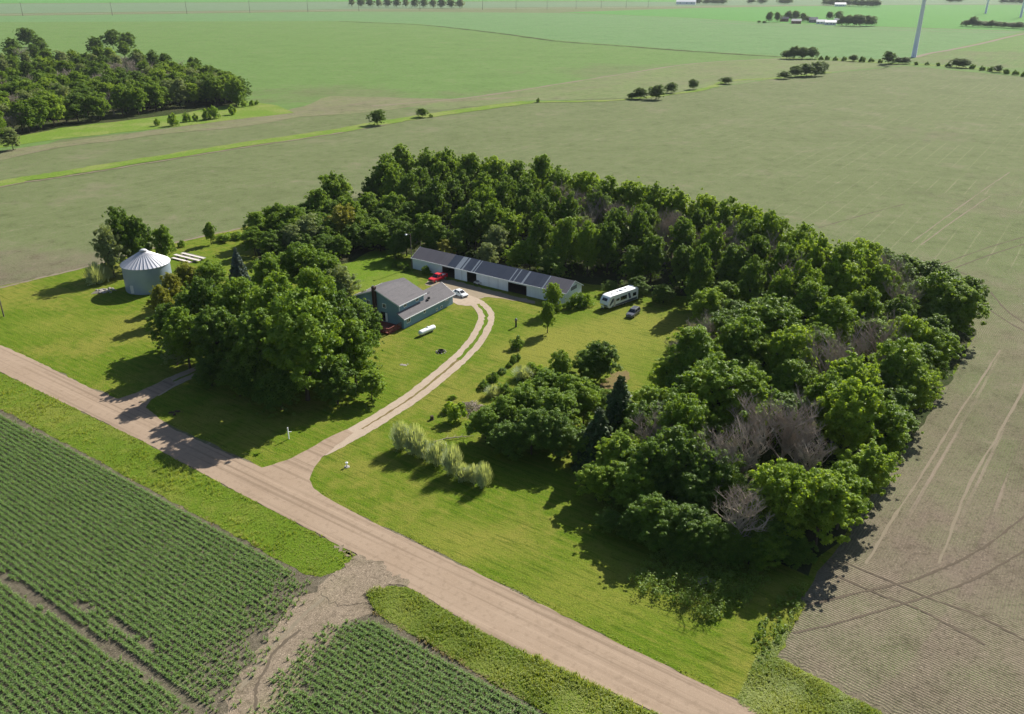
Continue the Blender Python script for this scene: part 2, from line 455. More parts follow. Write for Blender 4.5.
class MB:
    """collects boxes, prisms, tubes and lathes into one mesh"""
    def __init__(s): s.v, s.f = [], []

    def add(s, vs, fs):
        b = len(s.v); s.v += [tuple(v) for v in vs]; s.f += [tuple(i + b for i in f) for f in fs]; return s

    def box(s, x0, x1, y0, y1, z0, z1):
        return s.add([(x0, y0, z0), (x1, y0, z0), (x1, y1, z0), (x0, y1, z0), (x0, y0, z1), (x1, y0, z1), (x1, y1, z1), (x0, y1, z1)],
                     [(3, 2, 1, 0), (4, 5, 6, 7), (0, 1, 5, 4), (1, 2, 6, 5), (2, 3, 7, 6), (3, 0, 4, 7)])

    def hexa(s, p):      # eight corners, bottom ring then top ring
        return s.add(p, [(3, 2, 1, 0), (4, 5, 6, 7), (0, 1, 5, 4), (1, 2, 6, 5), (2, 3, 7, 6), (3, 0, 4, 7)])

    def slab(s, a, b, c, d, t):   # a quad given thickness t downwards along its normal
        a, b, c, d = map(Vector, (a, b, c, d)); n = (b - a).cross(d - a).normalized() * t
        return s.hexa([a - n, b - n, c - n, d - n, a, b, c, d])

    def prism(s, poly, axis, lo, hi):   # polygon extruded along an axis: 'y' -> poly is (x,z); 'x' -> (y,z)
        n = len(poly)
        mk = (lambda p, t: (p[0], t, p[1])) if axis == 'y' else ((lambda p, t: (t, p[0], p[1])) if axis == 'x' else (lambda p, t: (p[0], p[1], t)))
        vs = [mk(p, lo) for p in poly] + [mk(p, hi) for p in poly]
        return s.add(vs, [tuple(range(n)), tuple(range(2 * n - 1, n - 1, -1))] + [(i, (i + 1) % n + 0, (i + 1) % n + n, i + n) for i in range(n)])

    def tube(s, pts, rad, n=6, cap=True):
        pts = [Vector(p) for p in pts]
        if not isinstance(rad, (list, tuple)): rad = [rad] * len(pts)
        vs, fs = [], []
        ref = Vector((0.31, 0.2, 0.93)) if abs((pts[-1] - pts[0]).normalized().z) < 0.9 else Vector((1, 0.1, 0))
        for i, p in enumerate(pts):
            t = (pts[min(i + 1, len(pts) - 1)] - pts[max(i - 1, 0)]).normalized()
            u = t.cross(ref).normalized(); w = t.cross(u)
            for j in range(n):
                a = 2 * math.pi * j / n
                vs.append(p + (u * math.cos(a) + w * math.sin(a)) * rad[i])
        for i in range(len(pts) - 1):
            for j in range(n):
                fs.append((i * n + j, i * n + (j + 1) % n, (i + 1) * n + (j + 1) % n, (i + 1) * n + j))
        if cap:
            fs.append(tuple(range(n - 1, -1, -1))); fs.append(tuple(range((len(pts) - 1) * n, len(pts) * n)))
        return s.add(vs, fs)

    def lathe(s, prof, n=24, c=(0, 0, 0), axis='z'):
        vs, fs = [], []
        for r, z in prof:
            for j in range(n):
                a = 2 * math.pi * j / n
                q = (r * math.cos(a), r * math.sin(a), z)
                if axis == 'y': q = (q[0], z, q[1])
                if axis == 'x': q = (z, q[0], q[1])
                vs.append((q[0] + c[0], q[1] + c[1], q[2] + c[2]))
        for i in range(len(prof) - 1):
            for j in range(n):
                fs.append((i * n + j, i * n + (j + 1) % n, (i + 1) * n + (j + 1) % n, (i + 1) * n + j))
        fs.append(tuple(range(n - 1, -1, -1))); fs.append(tuple(range((len(prof) - 1) * n, len(prof) * n)))
        return s.add(vs, fs)

    def build(s, name, mat, parent=None, smooth=False, bevel=0.0):
        me = bpy.data.meshes.new(name)
        me.from_pydata(s.v, [], s.f)
        bm = bmesh.new(); bm.from_mesh(me); bmesh.ops.recalc_face_normals(bm, faces=bm.faces)
        if bevel:
            bmesh.ops.bevel(bm, geom=[e for e in bm.edges if e.calc_face_angle(0) > 0.5], offset=bevel, segments=2, affect='EDGES', profile=0.6)
        bm.to_mesh(me); bm.free()
        me.materials.append(mat)
        if smooth:
            for p in me.polygons: p.use_smooth = True
        return link(name, me, None, parent)


def copy_tree(src, loc, rz=0.0, scale=1.0):
    o = src.copy(); COL.objects.link(o)
    o.location, o.rotation_euler = loc, (0, 0, rz)
    o.scale = (scale,) * 3 if not isinstance(scale, tuple) else scale
    for ch in src.children:
        c = ch.copy(); COL.objects.link(c); c.parent = o
        for g in ch.children:
            d = g.copy(); COL.objects.link(d); d.parent = c
    return o


def poly_world(px): return [at(*p).xy for p in px]


def densify(pts, step, jit, closed=True, rs=None):
    rs = rs or random
    out = []
    n = len(pts)
    for i in range(n if closed else n - 1):
        a, b = Vector(pts[i]), Vector(pts[(i + 1) % n])
        L = (b - a).length
        k = max(1, min(400, int(L / step)))
        nn = Vector((-(b - a).y, (b - a).x)) / max(L, 1e-6)
        for j in range(k):
            p = a.lerp(b, j / k)
            q = (mnoise.noise(Vector((p.x * .35 / max(step, .3), p.y * .35 / max(step, .3), 3.1))) + 0.6 * rs.uniform(-1, 1)) * jit
            out.append(p + nn * q)
    if not closed: out.append(Vector(pts[-1]))
    return out


def sheet(name, pts, z, mat, step=1.2, jit=0.18, kind='structure'):
    P = densify(pts, step, jit)
    bm = bmesh.new()
    f = bm.faces.new([bm.verts.new((p[0], p[1], z)) for p in P])
    if f.normal.z < 0 or True:
        bm.normal_update()
        if f.normal.z < 0: f.normal_flip()
    bmesh.ops.triangulate(bm, faces=bm.faces[:])
    me = bpy.data.meshes.new(name); bm.to_mesh(me); bm.free()
    o = link(name, me, mat)
    return tag(o, kind=kind)


def spline(pts, per=8):
    P = [Vector(p) for p in pts]; out = []
    for i in range(len(P) - 1):
        p0, p1, p2, p3 = P[max(i - 1, 0)], P[i], P[i + 1], P[min(i + 2, len(P) - 1)]
        for j in range(per):
            t = j / per
            out.append(0.5 * ((2 * p1) + (p2 - p0) * t + (2 * p0 - 5 * p1 + 4 * p2 - p3) * t * t + (3 * p1 - p0 - 3 * p2 + p3) * t ** 3))
    out.append(P[-1]); return out


def ribbon(name, px, w, z, mat, jit=0.08, per=8, world=False):
    C = spline(px if world else poly_world(px), per)
    n = len(C); vs, fs = [], []
    for i, c in enumerate(C):
        t = (C[min(i + 1, n - 1)] - C[max(i - 1, 0)]).normalized(); nn = Vector((-t.y, t.x))
        ww = w if not isinstance(w, (list, tuple)) else w[0] + (w[1] - w[0]) * i / (n - 1)
        a = c + nn * (ww / 2 + random.uniform(-jit, jit)); b = c - nn * (ww / 2 + random.uniform(-jit, jit))
        vs += [(a.x, a.y, z), (b.x, b.y, z)]
        if i: fs.append((2 * i - 1, 2 * i + 1, 2 * i, 2 * i - 2))
    me = bpy.data.meshes.new(name); me.from_pydata(vs, [], fs)
    o = link(name, me, mat)
    return tag(o, kind='structure')


def inside(P, poly):
    """P (n,2) array in polygon"""
    x, y = P[:, 0], P[:, 1]; r = np.zeros(len(P), bool); n = len(poly)
    for i in range(n):
        x1, y1 = poly[i]; x2, y2 = poly[(i + 1) % n]
        c = ((y1 > y) != (y2 > y)) & (x < (x2 - x1) * (y - y1) / (y2 - y1 + 1e-12) + x1)
        r ^= c
    return r


def seg_dist(P, line):
    d = np.full(len(P), 1e9)
    for a, b in zip(line[:-1], line[1:]):
        a, b = np.array(a), np.array(b); ab = b - a
        t = np.clip(((P - a) @ ab) / (ab @ ab), 0, 1)
        d = np.minimum(d, np.linalg.norm(P - a - t[:, None] * ab, axis=1))
    return d


ORD = ("first second third fourth fifth sixth seventh eighth ninth tenth eleventh twelfth thirteenth fourteenth fifteenth sixteenth "
       "seventeenth eighteenth nineteenth twentieth").split()
ORD += ["twenty-" + w for w in ORD[:9]]
for _t, _u in (("thirtieth", "thirty-"), ("fortieth", "forty-"), ("fiftieth", "fifty-")): ORD += [_t] + [_u + w for w in ORD[:9]]

# ================================================================== GROUND
def grid_sheet(name, x0, x1, y0, y1, st, z, mat, poly=None, attrs=None):
    xs = np.arange(x0, x1 + st * .5, st); ys = np.arange(y0, y1 + st * .5, st)
    X, Y = np.meshgrid(xs, ys); P = np.stack([X.ravel(), Y.ravel()], 1); nx = len(xs)
    i, j = np.meshgrid(np.arange(nx - 1), np.arange(len(ys) - 1)); b = (j * nx + i).ravel()
    F = np.stack([b, b + 1, b + nx + 1, b + nx], 1)
    if poly is not None: F = F[inside(P[F].mean(1), poly)]
    me = mesh_np(name, np.column_stack([P, np.full(len(P), z)]), F)
    for k, fn in (attrs or {}).items():
        a = me.attributes.new(k, 'FLOAT', 'POINT'); a.data.foreach_set("value", fn(P).astype(np.float32))
    return tag(link(name, me, mat), kind='structure')


# one sheet to the horizon (coarse rings so that coordinates stay precise)
vs, fs = [], []
for k in (-16000, -2000, -300, 600, 1500, 4000, 20000):
    for q in (-18000, -3000, -500, 500, 3000, 18000): vs.append((q, k, 0))
for a in range(6):
    for b in range(5): fs.append((a * 6 + b, a * 6 + b + 1, a * 6 + b + 7, a * 6 + b + 6))
me = bpy.data.meshes.new("ground"); me.from_pydata(vs, [], fs)
tag(link("ground", me, M["field"]), kind='structure')

# outer edge of the shelter belt and wood, on the ground (from the road corner round to the back)
WOOD_OUT = [at(*p).xy for p in ((785, 600), (838, 548), (868, 500), (915, 430), (950, 378), (975, 335))]
WOOD_OUT += [Vector(p) for p in ((108, 190), (101, 203), (88, 214), (60, 232), (30, 250), (0, 270), (-25, 284), (-50, 292), (-72, 278))]
WOOD_IN = [Vector(p) for p in ((-70, 255), (-52, 240), (-34, 226), (-12, 214), (8, 202), (26, 196), (44, 190), (50, 178), (36, 160), (28, 140), (16, 118), (10, 108), (14, 96), (24, 84))]
WOOD = WOOD_OUT + WOOD_IN
OUTL = [tuple(p) for p in WOOD_OUT]
FIELD_C = at(773.6, 655).xy; FDIR = at(888, 714).xy - FIELD_C; FDIR.normalize()
FN = Vector((-FDIR.y, FDIR.x))


def dw_fn(P):
    d = seg_dist(P, OUTL)
    return np.where(d < 24, np.maximum(d, .1), 99)


def dh_fn(P):
    q = (P - np.array(FIELD_C)) @ np.array(FN)
    return np.where(q > -3, np.maximum(q, .1), 99)


right_field = [tuple(at(773.6, 655).xy), tuple(at(888, 714).xy), (120, -20), (330, 60), (330, 420), (-60, 420), (-130, 330), (-85, 292), (-60, 290)] + [tuple(p) for p in WOOD_OUT[::-1]]
grid_sheet("bean_field", -140, 330, -20, 420, 1.6, 0.012, M["field"], right_field, {"dw": dw_fn, "dh": dh_fn})

M["patch"] = grass_mat("worn_patch", (.16, .12, .055), (.20, .15, .07), (.15, .16, .04), 0, .3)
# ---- farmyard
LAWN = [(-40, 327), (0, 345), (100, 391), (165, 422), (240, 458), (348, 509), (570, 619), (763, 714), (800, 745), (905, 728), (773, 655), (800, 600)]
lawn = poly_world(LAWN) + WOOD_OUT[1:-1] + poly_world([(262, 222), (240, 228), (172, 243), (90, 266), (0, 287), (-40, 297)])
sheet("lawn", lawn, 0.020, M["lawn"], 2.0, 0.5)
sheet("lawn_near_barn", poly_world([(352, 292), (345, 262), (370, 248), (408, 262), (420, 283), (412, 300), (380, 290)]), 0.026, M["lawn_lush"], 2, .7)
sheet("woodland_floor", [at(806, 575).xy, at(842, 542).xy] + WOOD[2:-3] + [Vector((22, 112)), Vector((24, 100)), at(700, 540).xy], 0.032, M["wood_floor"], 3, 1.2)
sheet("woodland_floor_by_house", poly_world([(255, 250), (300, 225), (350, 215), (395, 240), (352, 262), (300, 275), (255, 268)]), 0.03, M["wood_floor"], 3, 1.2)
sheet("bare_patch", poly_world([(598, 398), (602, 384), (612, 374), (626, 370), (630, 377), (619, 389), (606, 412)]), 0.030, M["patch"], .5, .6)
sheet("tall_grass_corner", poly_world([(737, 702), (758, 655), (775, 640), (790, 622), (800, 600), (786, 640), (776, 657), (905, 727)]) + [at(905, 727).xy + Vector((math.cos(ROAD_ANG), math.sin(ROAD_ANG))) * 70, at(800, 745).xy + Vector((math.cos(ROAD_ANG), math.sin(ROAD_ANG))) * 70], 0.034, M["verge"], 1, .35)
# ---- road, drives
ROAD = [(-160, 264), (-60, 315), (0, 345), (30, 358), (160, 423), (350, 511), (570, 619), (763, 714), (850, 756), (760, 772), (657, 714), (482, 632), (350, 551), (220, 483), (140, 440), (0, 372), (-160, 292)]
RX = Vector((math.cos(ROAD_ANG), math.sin(ROAD_ANG))) * 70
sheet("gravel_road", poly_world(ROAD[:8]) + [at(850, 756).xy + RX, at(760, 772).xy + RX] + poly_world(ROAD[10:]), 0.060, M["gravel"], 1.0, .16)
sheet("driveway_mouth", poly_world([(96, 391), (118, 399), (136, 393), (170, 378), (176, 384), (151, 400), (146, 408), (170, 427), (150, 432)]), 0.066, M["gravel"], .8, .12)
sheet("driveway_mouth", poly_world([(238, 458), (262, 468), (288, 460), (308, 450), (328, 438), (347, 429.5), (354, 433), (336, 446), (322, 458), (313, 469), (309.5, 480), (314, 489), (325, 497), (352, 512), (330, 520), (245, 474)]), 0.066, M["gravel"], .8, .12)
D1 = [(150, 394), (172, 382), (193, 373), (212, 365), (235, 352), (262, 335)]
ribbon("driveway", D1, 4.2, 0.050, M["drive"], .1)
ribbon("driveway_grass_strip", D1[1:], 0.7, 0.056, M["verge"], .12)
D2 = [(318, 452), (340, 441), (362, 429), (388, 413), (414, 396), (438, 377), (458, 360), (474, 343), (484, 326), (486, 314), (478, 304), (466, 298), (450, 294)]
ribbon("driveway", D2, 3.8, 0.050, M["drive"], .12)
ribbon("driveway_grass_strip", D2[6:-2], 0.8, 0.056, M["verge"], .22)
ribbon("driveway_grass_strip", D2[2:7], [.25, .65], 0.056, M["patch"], .12)
sheet("barnyard", poly_world([(436, 290), (425, 284), (432, 276), (470, 285), (510, 295), (537, 301.5), (535, 304), (505, 299.5), (484, 297), (472, 302), (456, 298)]), 0.042, M["dirt"], 1.0, .6)
sheet("driveway_apron", poly_world([(446, 292), (462, 292), (476, 298), (480, 305), (470, 306), (458, 305), (448, 300)]), 0.054, M["drive"], .8, .3)
# ---- far side of the road: verges, corn
V1 = [(-160, 292), (0, 372), (140, 440), (220, 483), (350, 551), (357, 556), (352, 561), (337, 572), (320, 578), (300, 572), (195, 514), (100, 462), (0, 409), (-160, 325)]
V2 = [(366, 594), (376, 588), (392, 586), (408, 588), (442, 608), (482, 632), (657, 714), (760, 772), (640, 772), (541, 711), (438, 650), (376, 614)]
V2X = lambda: poly_world(V2[:8]) + [at(760, 772).xy + Vector((math.cos(ROAD_ANG), math.sin(ROAD_ANG))) * 70, at(640, 772).xy + Vector((math.cos(ROAD_ANG), math.sin(ROAD_ANG))) * 70] + poly_world(V2[8:])
sheet("corn_field", poly_world([(-160, 322), (0, 372), (350, 551), (657, 714), (760, 775)]) + [Vector((60, 40)), Vector((-60, 25)), Vector((-200, 60)), Vector((-260, 160))], 0.020, M["corn_soil"], 4, .1)
sheet("roadside_verge", poly_world(V1), 0.036, M["verge"], 1, .3)
sheet("roadside_verge", V2X(), 0.036, M["verge"], 1, .3)
TRK = [(352, 562), (362, 580), (368, 598), (372, 613), (345, 628), (318, 650), (290, 690), (262, 730), (225, 730), (235, 690), (262, 645), (300, 600), (322, 580), (338, 573)]
sheet("field_track", poly_world(TRK), 0.028, M["bare_soil"], 1, 1.2)
sheet("field_approach", poly_world([(335, 545), (372, 560), (410, 582), (390, 586), (370, 592), (366, 602), (352, 606), (330, 604), (322, 596), (334, 574), (352, 560)]), 0.064, M["bare_soil"], .5, .9)
ribbon("tyre_track", [(256, 712), (256, 690), (266, 668), (276, 650), (300, 630)], .35, .034, M["track_dark"], .12)
ribbon("tyre_track", [(240, 690), (270, 650), (310, 610), (345, 580)], .5, .0345, M["track_pale"], .2)

# ---- tyre marks in the bare field
TZ = [0.027]


def track(px, w, mat, jit):
    TZ[0] += .0012; ribbon("tyre_track", px, w, TZ[0], M[mat], jit)


for px in ([(1000, 350), (985, 373), (955, 420), (924, 472), (892, 520), (866, 564)], [(1030, 378), (1000, 432), (970, 483), (939, 564)],
           [(912, 242), (945, 218), (975, 196), (1010, 172)], [(921, 245), (955, 220), (990, 196)]):
    track(px, .34, "track_pale", .12)
for px in ([(1040, 232), (1024, 237), (990, 247), (939, 265)], [(1040, 239), (1024, 244), (990, 255), (955, 268)],
           [(907, 256), (946, 267), (975, 279), (990, 292), (1006, 310), (1026, 324)], [(990, 310), (1008, 322), (1028, 333)], [(818, 228), (860, 216), (905, 204)]):
    track(px, .36, "track_dark", .1)
for px in ([(844, 562), (889, 581), (932, 599), (976, 615), (1024, 640), (1060, 660)], [(838, 577), (880, 594.7), (916, 608), (943, 622), (985, 645)],
           [(799, 607), (862, 592), (910, 581), (954, 563.5), (986, 546), (1011, 527), (1040, 503)], [(793, 633), (848, 620.5), (897, 605.6), (932, 594.7), (970, 581), (1024, 551), (1060, 528)]):
    track(px, .30, "track_dark", .1)

# ---- far country
def far(name, px, mat, z=0.03, step=25, jit=1.5): return sheet(name, poly_world(px), z, M[mat], step, jit)


far("far_field", [(-500, 175), (0, 160), (60, 140), (180, 128), (293, 113), (420, 108), (560, 101), (700, 90), (781, 78), (905, 66), (1100, 84), (1500, 130), (1500, 40), (1024, 32), (875, 27), (680, 17), (560, 13), (0, 16), (-500, 22)], "field_green", .05)
far("far_field", [(400, 107), (452, 99.5), (560, 84), (700, 63), (781, 58.5), (905, 65), (781, 77), (700, 89), (630, 98), (530, 100.5), (440, 110)], "field_mid", .07)
far("far_field", [(-400, 24), (0, 16), (350, 11.5), (560, 13), (680, 17.5), (760, 22.5), (875, 27), (1024, 31.5), (905, 60), (781, 56), (700, 51), (620, 45), (555, 40), (487, 31), (420, 24), (350, 21), (0, 22)], "field_cool", .065)
far("far_field", [(-400, 14.2), (0, 13.6), (350, 9.2), (560, 7), (700, 6), (700, 2), (350, 2), (0, 4), (-400, 5)], "field_pale", .08)
far("far_field", [(560, 12.5), (680, 17.2), (760, 22), (875, 26.5), (1024, 31), (1300, 38), (1300, 11), (1024, 5), (882, 5), (780, 6.5), (700, 8)], "field_bright", .10)
far("far_field", [(700, 5.5), (882, 4.6), (1024, 4.4), (1300, 9), (1300, -8), (700, -8)], "field_pale", .07)
far("far_field", [(-400, 4), (0, 3.4), (350, 1.6), (600, 1.2), (700, 3), (700, -8), (-400, -8)], "field_bright", .06)
far("bare_strip", [(-60, 172), (0, 160), (60, 148), (150, 136), (250, 126), (300, 117), (372, 112), (440, 103), (520, 97), (450, 99), (330, 96), (285, 112), (200, 124), (100, 137), (40, 146), (-60, 160)], "field_bare", .09, 12, 2.5)
far("far_wood_floor", [(-80, 150), (0, 140), (60, 128), (176, 115), (238, 103), (232, 96), (210, 86), (180, 72), (130, 58), (60, 62), (0, 66), (-80, 74)], "wood_floor", .15, 8, 2)
far("far_lawn", [(-80, 168), (0, 148), (60, 139), (176, 127), (293, 113), (278, 106), (238, 100), (200, 97), (60, 106), (-80, 124)], "strip", .13, 8, 1)
ribbon("grass_waterway", [(-120, 212), (0, 184), (60, 174), (110, 166), (235, 146), (330, 132), (400, 120), (470, 110), (528, 102)], [9, 12], .14, M["strip"], 1.0, 10)
ribbon("grass_waterway", [(528, 102), (580, 101.5), (630, 99), (700, 90), (730, 81), (781, 78), (830, 72)], 6, .14, M["strip"], 1.2, 8)
ribbon("bare_strip", [(-120, 216), (0, 187), (60, 177.5), (110, 169.5), (235, 149), (330, 134.5), (400, 122)], 1.6, .12, M["track_pale"], .5, 10)
ribbon("field_edge_line", [(372, 106), (452, 99.5), (510, 92), (560, 84), (630, 73), (700, 63), (781, 58.8)], 3.0, .13, M["track_pale"], .8, 8)
ribbon("field_edge_line", [(300, 96), (352, 30), (380, 30)], .6, .13, M["track_pale"], .2, 8) if False else None
ribbon("ditch_edge", [(340, 21.5), (350, 22), (420, 25), (487, 32), (555, 41), (620, 46), (700, 52), (781, 57)], 7, .16, M["wood_floor"], 2.5, 12)
ribbon("fence_row_grass", [(781, 58), (830, 60), (902, 64), (960, 67), (1024, 75), (1150, 94)], 9, .16, M["strip"], 2.0, 8)
ribbon("far_road", [(-400, 18.5), (0, 14.8), (350, 10.3), (700, 6.6), (1000, 3)], 9, .22, M["farroad"], .4, 10)
ribbon("turbine_track", [(915, 57.5), (930, 53.5), (949, 50.3), (980, 44), (1016, 35.5), (1040, 31)], 6, .22, M["track_pale"], .4)
ribbon("turbine_track", [(700, 22), (780, 25.6), (880, 29.6), (960, 32), (1030, 33)], 5, .22, M["track_pale"], .8)
ribbon("field_edge_line", [(0, 288), (45, 277), (90, 266), (172, 243.5), (240, 228.5)], 1.1, .045, M["track_pale"], .4)
hz = MB().box(-24000, 24000, -18000, 24000, -1.0, 150.0)

# ================================================================== PLANTS
def clump_leaves(C, Rc, n, size, rng, up=0.45, flat=0.75, shell=0.55):
    """leaf quads for clump centres C (k,3) with radii Rc (k): arrays of quads and a per-leaf tone"""
    k = len(C)
    d = rng.normal(size=(k, n, 3)); d[..., 2] += up; d /= np.linalg.norm(d, axis=-1, keepdims=True)
    rad = Rc[:, None] * (shell + (1 - shell) * rng.random((k, n)) ** 0.6)
    P = C[:, None, :] + d * rad[..., None] * np.array([1, 1, flat])
    N = d * 0.55 + rng.normal(size=(k, n, 3)) * 0.5 + np.array([0, 0, 0.6])
    N /= np.linalg.norm(N, axis=-1, keepdims=True)
    T = np.cross(N, rng.normal(size=(k, n, 3))); T /= np.linalg.norm(T, axis=-1, keepdims=True)
    B = np.cross(N, T)
    s = size * (0.6 + 0.8 * rng.random((k, n, 1)))
    q = np.stack([P - T * s, P + B * s * 0.55 - N * s * .15, P + T * s, P - B * s * 0.55 - N * s * .15], 2).reshape(-1, 3)
    tone = (0.55 * rng.random((k, 1)) + 0.45 * rng.random((k, n))).ravel()
    return q, tone


def quads_mesh(name, q, tone): return mesh_np(name, q, np.arange(len(q)).reshape(-1, 4), tone)


def crown_mesh(name, seed, lobes=13, clumps=15, leaves=112, leaf=0.037, base=0.22, wide=1.0, ragged=0.25, gap=0.0):
    """crown of a unit tree: height 1, crown radius 1 (scaled separately when placed)"""
    rng = np.random.default_rng(seed)
    C, Rc = [], []
    for i in range(lobes):
        t = (i + 0.5) / lobes
        z = base + 0.10 + (0.86 - base - 0.10) * t ** 0.85
        prof = math.sin(math.pi * min(1, (0.22 + 0.78 * t)) ** 1.05) ** 0.65
        a = i * 2.399963 + rng.uniform(-.5, .5)
        rr = 0.60 * prof * wide * (1 + rng.uniform(-ragged, ragged)) if t < 0.9 else rng.uniform(0, .25)
        lr = (0.42 + rng.uniform(-.12, .12)) * (1.0 if t < .8 else .85)
        cx, cy = rr * math.cos(a), rr * math.sin(a)
        zs = rng.uniform(.8, 1.25)
        for j in range(clumps):
            d = rng.normal(size=3); d[2] += 0.3; d /= np.linalg.norm(d)
            q = rng.uniform(.6, 1.12)
            C.append((cx + d[0] * lr * q, cy + d[1] * lr * q, z + d[2] * lr * q * 0.40 * zs)); Rc.append(rng.uniform(.085, .19))
        for j in range(9):
            d = rng.normal(size=3); d[2] += 0.5; d /= np.linalg.norm(d)
            q = rng.uniform(1.1, 1.38)
            C.append((cx + d[0] * lr * q, cy + d[1] * lr * q, z + d[2] * lr * q * 0.40)); Rc.append(rng.uniform(.05, .08))
    C = np.array(C); Rc = np.array(Rc)
    keep = (C[:, 2] > base * 0.6) & (rng.random(len(C)) > gap)
    C, Rc = C[keep], Rc[keep]
    C[:, 2] *= 2.6          # built in crown radii, squashed back afterwards
    big = Rc > .082
    q, tone = clump_leaves(C[big], Rc[big], leaves, leaf, rng, shell=.4)
    q2, t2 = clump_leaves(C[~big], Rc[~big], 22, leaf, rng, shell=.2)
    m = 420                 # sparse inner leaves
    d = rng.normal(size=(m, 3)); d /= np.linalg.norm(d, axis=1, keepdims=True)
    c = np.column_stack([d[:, 0] * .5, d[:, 1] * .5, ((base + 1) / 2 + d[:, 2] * .28) * 2.6])
    q3, t3 = clump_leaves(c, np.full(m, .12), 3, .09, rng)
    q = np.concatenate([q, q2, q3]); tone = np.concatenate([tone, t2, t3])
    q[:, 2] /= 2.6
    q[:, 2] /= max(1e-6, np.percentile(q[:, 2], 99.7))
    return quads_mesh(name, q, tone)


def trunk_mesh(name, seed, base=0.25):
    rng = random.Random(seed); mb = MB()
    mb.tube([(0, 0, -.01), (.01, 0, .12), (.03, .02, .45), (.0, .03, .78)], [.075, .058, .04, .012], 7)
    for i in range(7):
        a = i * 2.4 + rng.uniform(-.3, .3); z = base * .8 + i * .07
        e = rng.uniform(.5, .75)
        mb.tube([(.01, 0, z), (.35 * e * math.cos(a), .35 * e * math.sin(a), z + .09), (e * math.cos(a), e * math.sin(a), z + .2)], [.032, .022, .006], 5)
    me = bpy.data.meshes.new(name); me.from_pydata(mb.v, [], mb.f); me.materials.append(M["bark"])
    return me


def dead_mesh(name, seed, spread=1.0):
    """bare grey tree, height 1 and branch radius about 1"""
    rng = random.Random(seed); mb = MB()

    def grow(p, d, L, r, lev):
        pts = [p]; q = p.copy(); dd = d.copy()
        k = 3
        for i in range(k):
            dd = (dd + Vector((rng.uniform(-.22, .22), rng.uniform(-.22, .22), rng.uniform(-.05, .16)))).normalized()
            q = q + dd * (L / k); pts.append(q.copy())
        mb.tube(pts, [r * (1 - .22 * i) for i in range(k + 1)], 5 if lev < 2 else 3, cap=False)
        if lev >= 4: return
        nb = (12, 7, 5, 4)[lev]
        for i in range(nb):
            t = rng.uniform(.30, 1.0) if lev else .30 + .7 * i / (nb - 1)
            b = pts[min(k - 1, int(t * k))].lerp(pts[min(k, int(t * k) + 1)], t * k - int(t * k) if t < 1 else 0)
            a = i * 2.4 + rng.uniform(-.5, .5)
            perp = Vector((math.cos(a), math.sin(a), rng.uniform(.15, .75)))
            nd = (dd * .45 + perp * (.8 if lev else 1.0)).normalized()
            grow(b, nd, L * rng.uniform(.40, .58) * (1.15 if lev == 0 else 1), r * .46, lev + 1)
    grow(Vector((0, 0, -.02)), Vector((.02, .02, 1)), 1.35, .066, 0)
    V = np.array([tuple(v) for v in mb.v]); V[:, 2] /= max(V[:, 2].max(), 1e-6)
    rr = np.percentile(np.hypot(V[:, 0], V[:, 1]), 96); V[:, :2] *= spread / rr
    me = bpy.data.meshes.new(name); me.from_pydata([tuple(v) for v in V], [], mb.f); me.materials.append(M["deadwood"])
    return me


def conifer_mesh(name, seed, tiers=17, droop=.10, narrow=False):
    rng = np.random.default_rng(seed); Q, T = [], []
    for i in range(tiers):
        t = i / (tiers - 1); z = .07 + .90 * t
        R_ = (1 - t) ** .85 + .04 if not narrow else (.35 + .65 * math.sin(math.pi * min(1, .25 + .75 * t) ** .9)) 
        nb = max(4, int(13 * R_) + 3)
        for b in range(nb):
            a = 2 * math.pi * (b + rng.random()) / nb; ln = R_ * rng.uniform(.75, 1.08)
            s = np.linspace(.25 if not narrow else .4, 1, 5)
            c = np.stack([ln * s * math.cos(a), ln * s * math.sin(a), (z - droop * s * R_ * .6) * 2.6 + 0 * s], 1)
            q, tn = clump_leaves(c, np.full(5, .085 + .05 * R_), 9 if narrow else 11, .085, rng, up=.2)
            Q.append(q); T.append(tn)
    q = np.concatenate(Q); q[:, 2] /= 2.6
    return quads_mesh(name, q, np.concatenate(T))


def bush_mesh(name, seed, n=26, leaves=55, leaf=.085, ragged=.25, upright=False):
    rng = np.random.default_rng(seed)
    d = rng.normal(size=(n, 3)); d[:, 2] = np.abs(d[:, 2]); d /= np.linalg.norm(d, axis=1, keepdims=True)
    f = rng.uniform(1 - ragged * 2, 1, (n, 1))
    C = d * f * np.array([.76, .76, .8]); C[:, 2] += .12
    if upright:
        C[:, 2] = C[:, 2] * (1 + .35 * rng.random(n))
    q, tone = clump_leaves(C, rng.uniform(.17, .34, n), leaves, leaf, rng)
    if upright:
        k = 900
        u = rng.normal(size=(k, 3)); u[:, 2] = np.abs(u[:, 2]) + .5; u /= np.linalg.norm(u, axis=1, keepdims=True)
        b = u * rng.uniform(.5, 1.0, (k, 1)); tip = b + u * .2 + np.array([0, 0, .12])
        w = np.cross(u, [0, 0, 1.0]); w /= np.linalg.norm(w, axis=1, keepdims=True) + 1e-6
        q = np.concatenate([q, np.stack([b - w * .02, b + w * .02, tip + w * .008, tip - w * .008], 1).reshape(-1, 3)])
        tone = np.concatenate([tone, rng.random(k)])
    q[:, 2] = np.maximum(q[:, 2], .01); q[:, 2] /= np.percentile(q[:, 2], 99.5)
    return quads_mesh(name, q, tone)


PROTO = {}


def protos(kind, meshes, mat):
    for m in meshes: m.materials.append(mat)
    PROTO[kind] = meshes


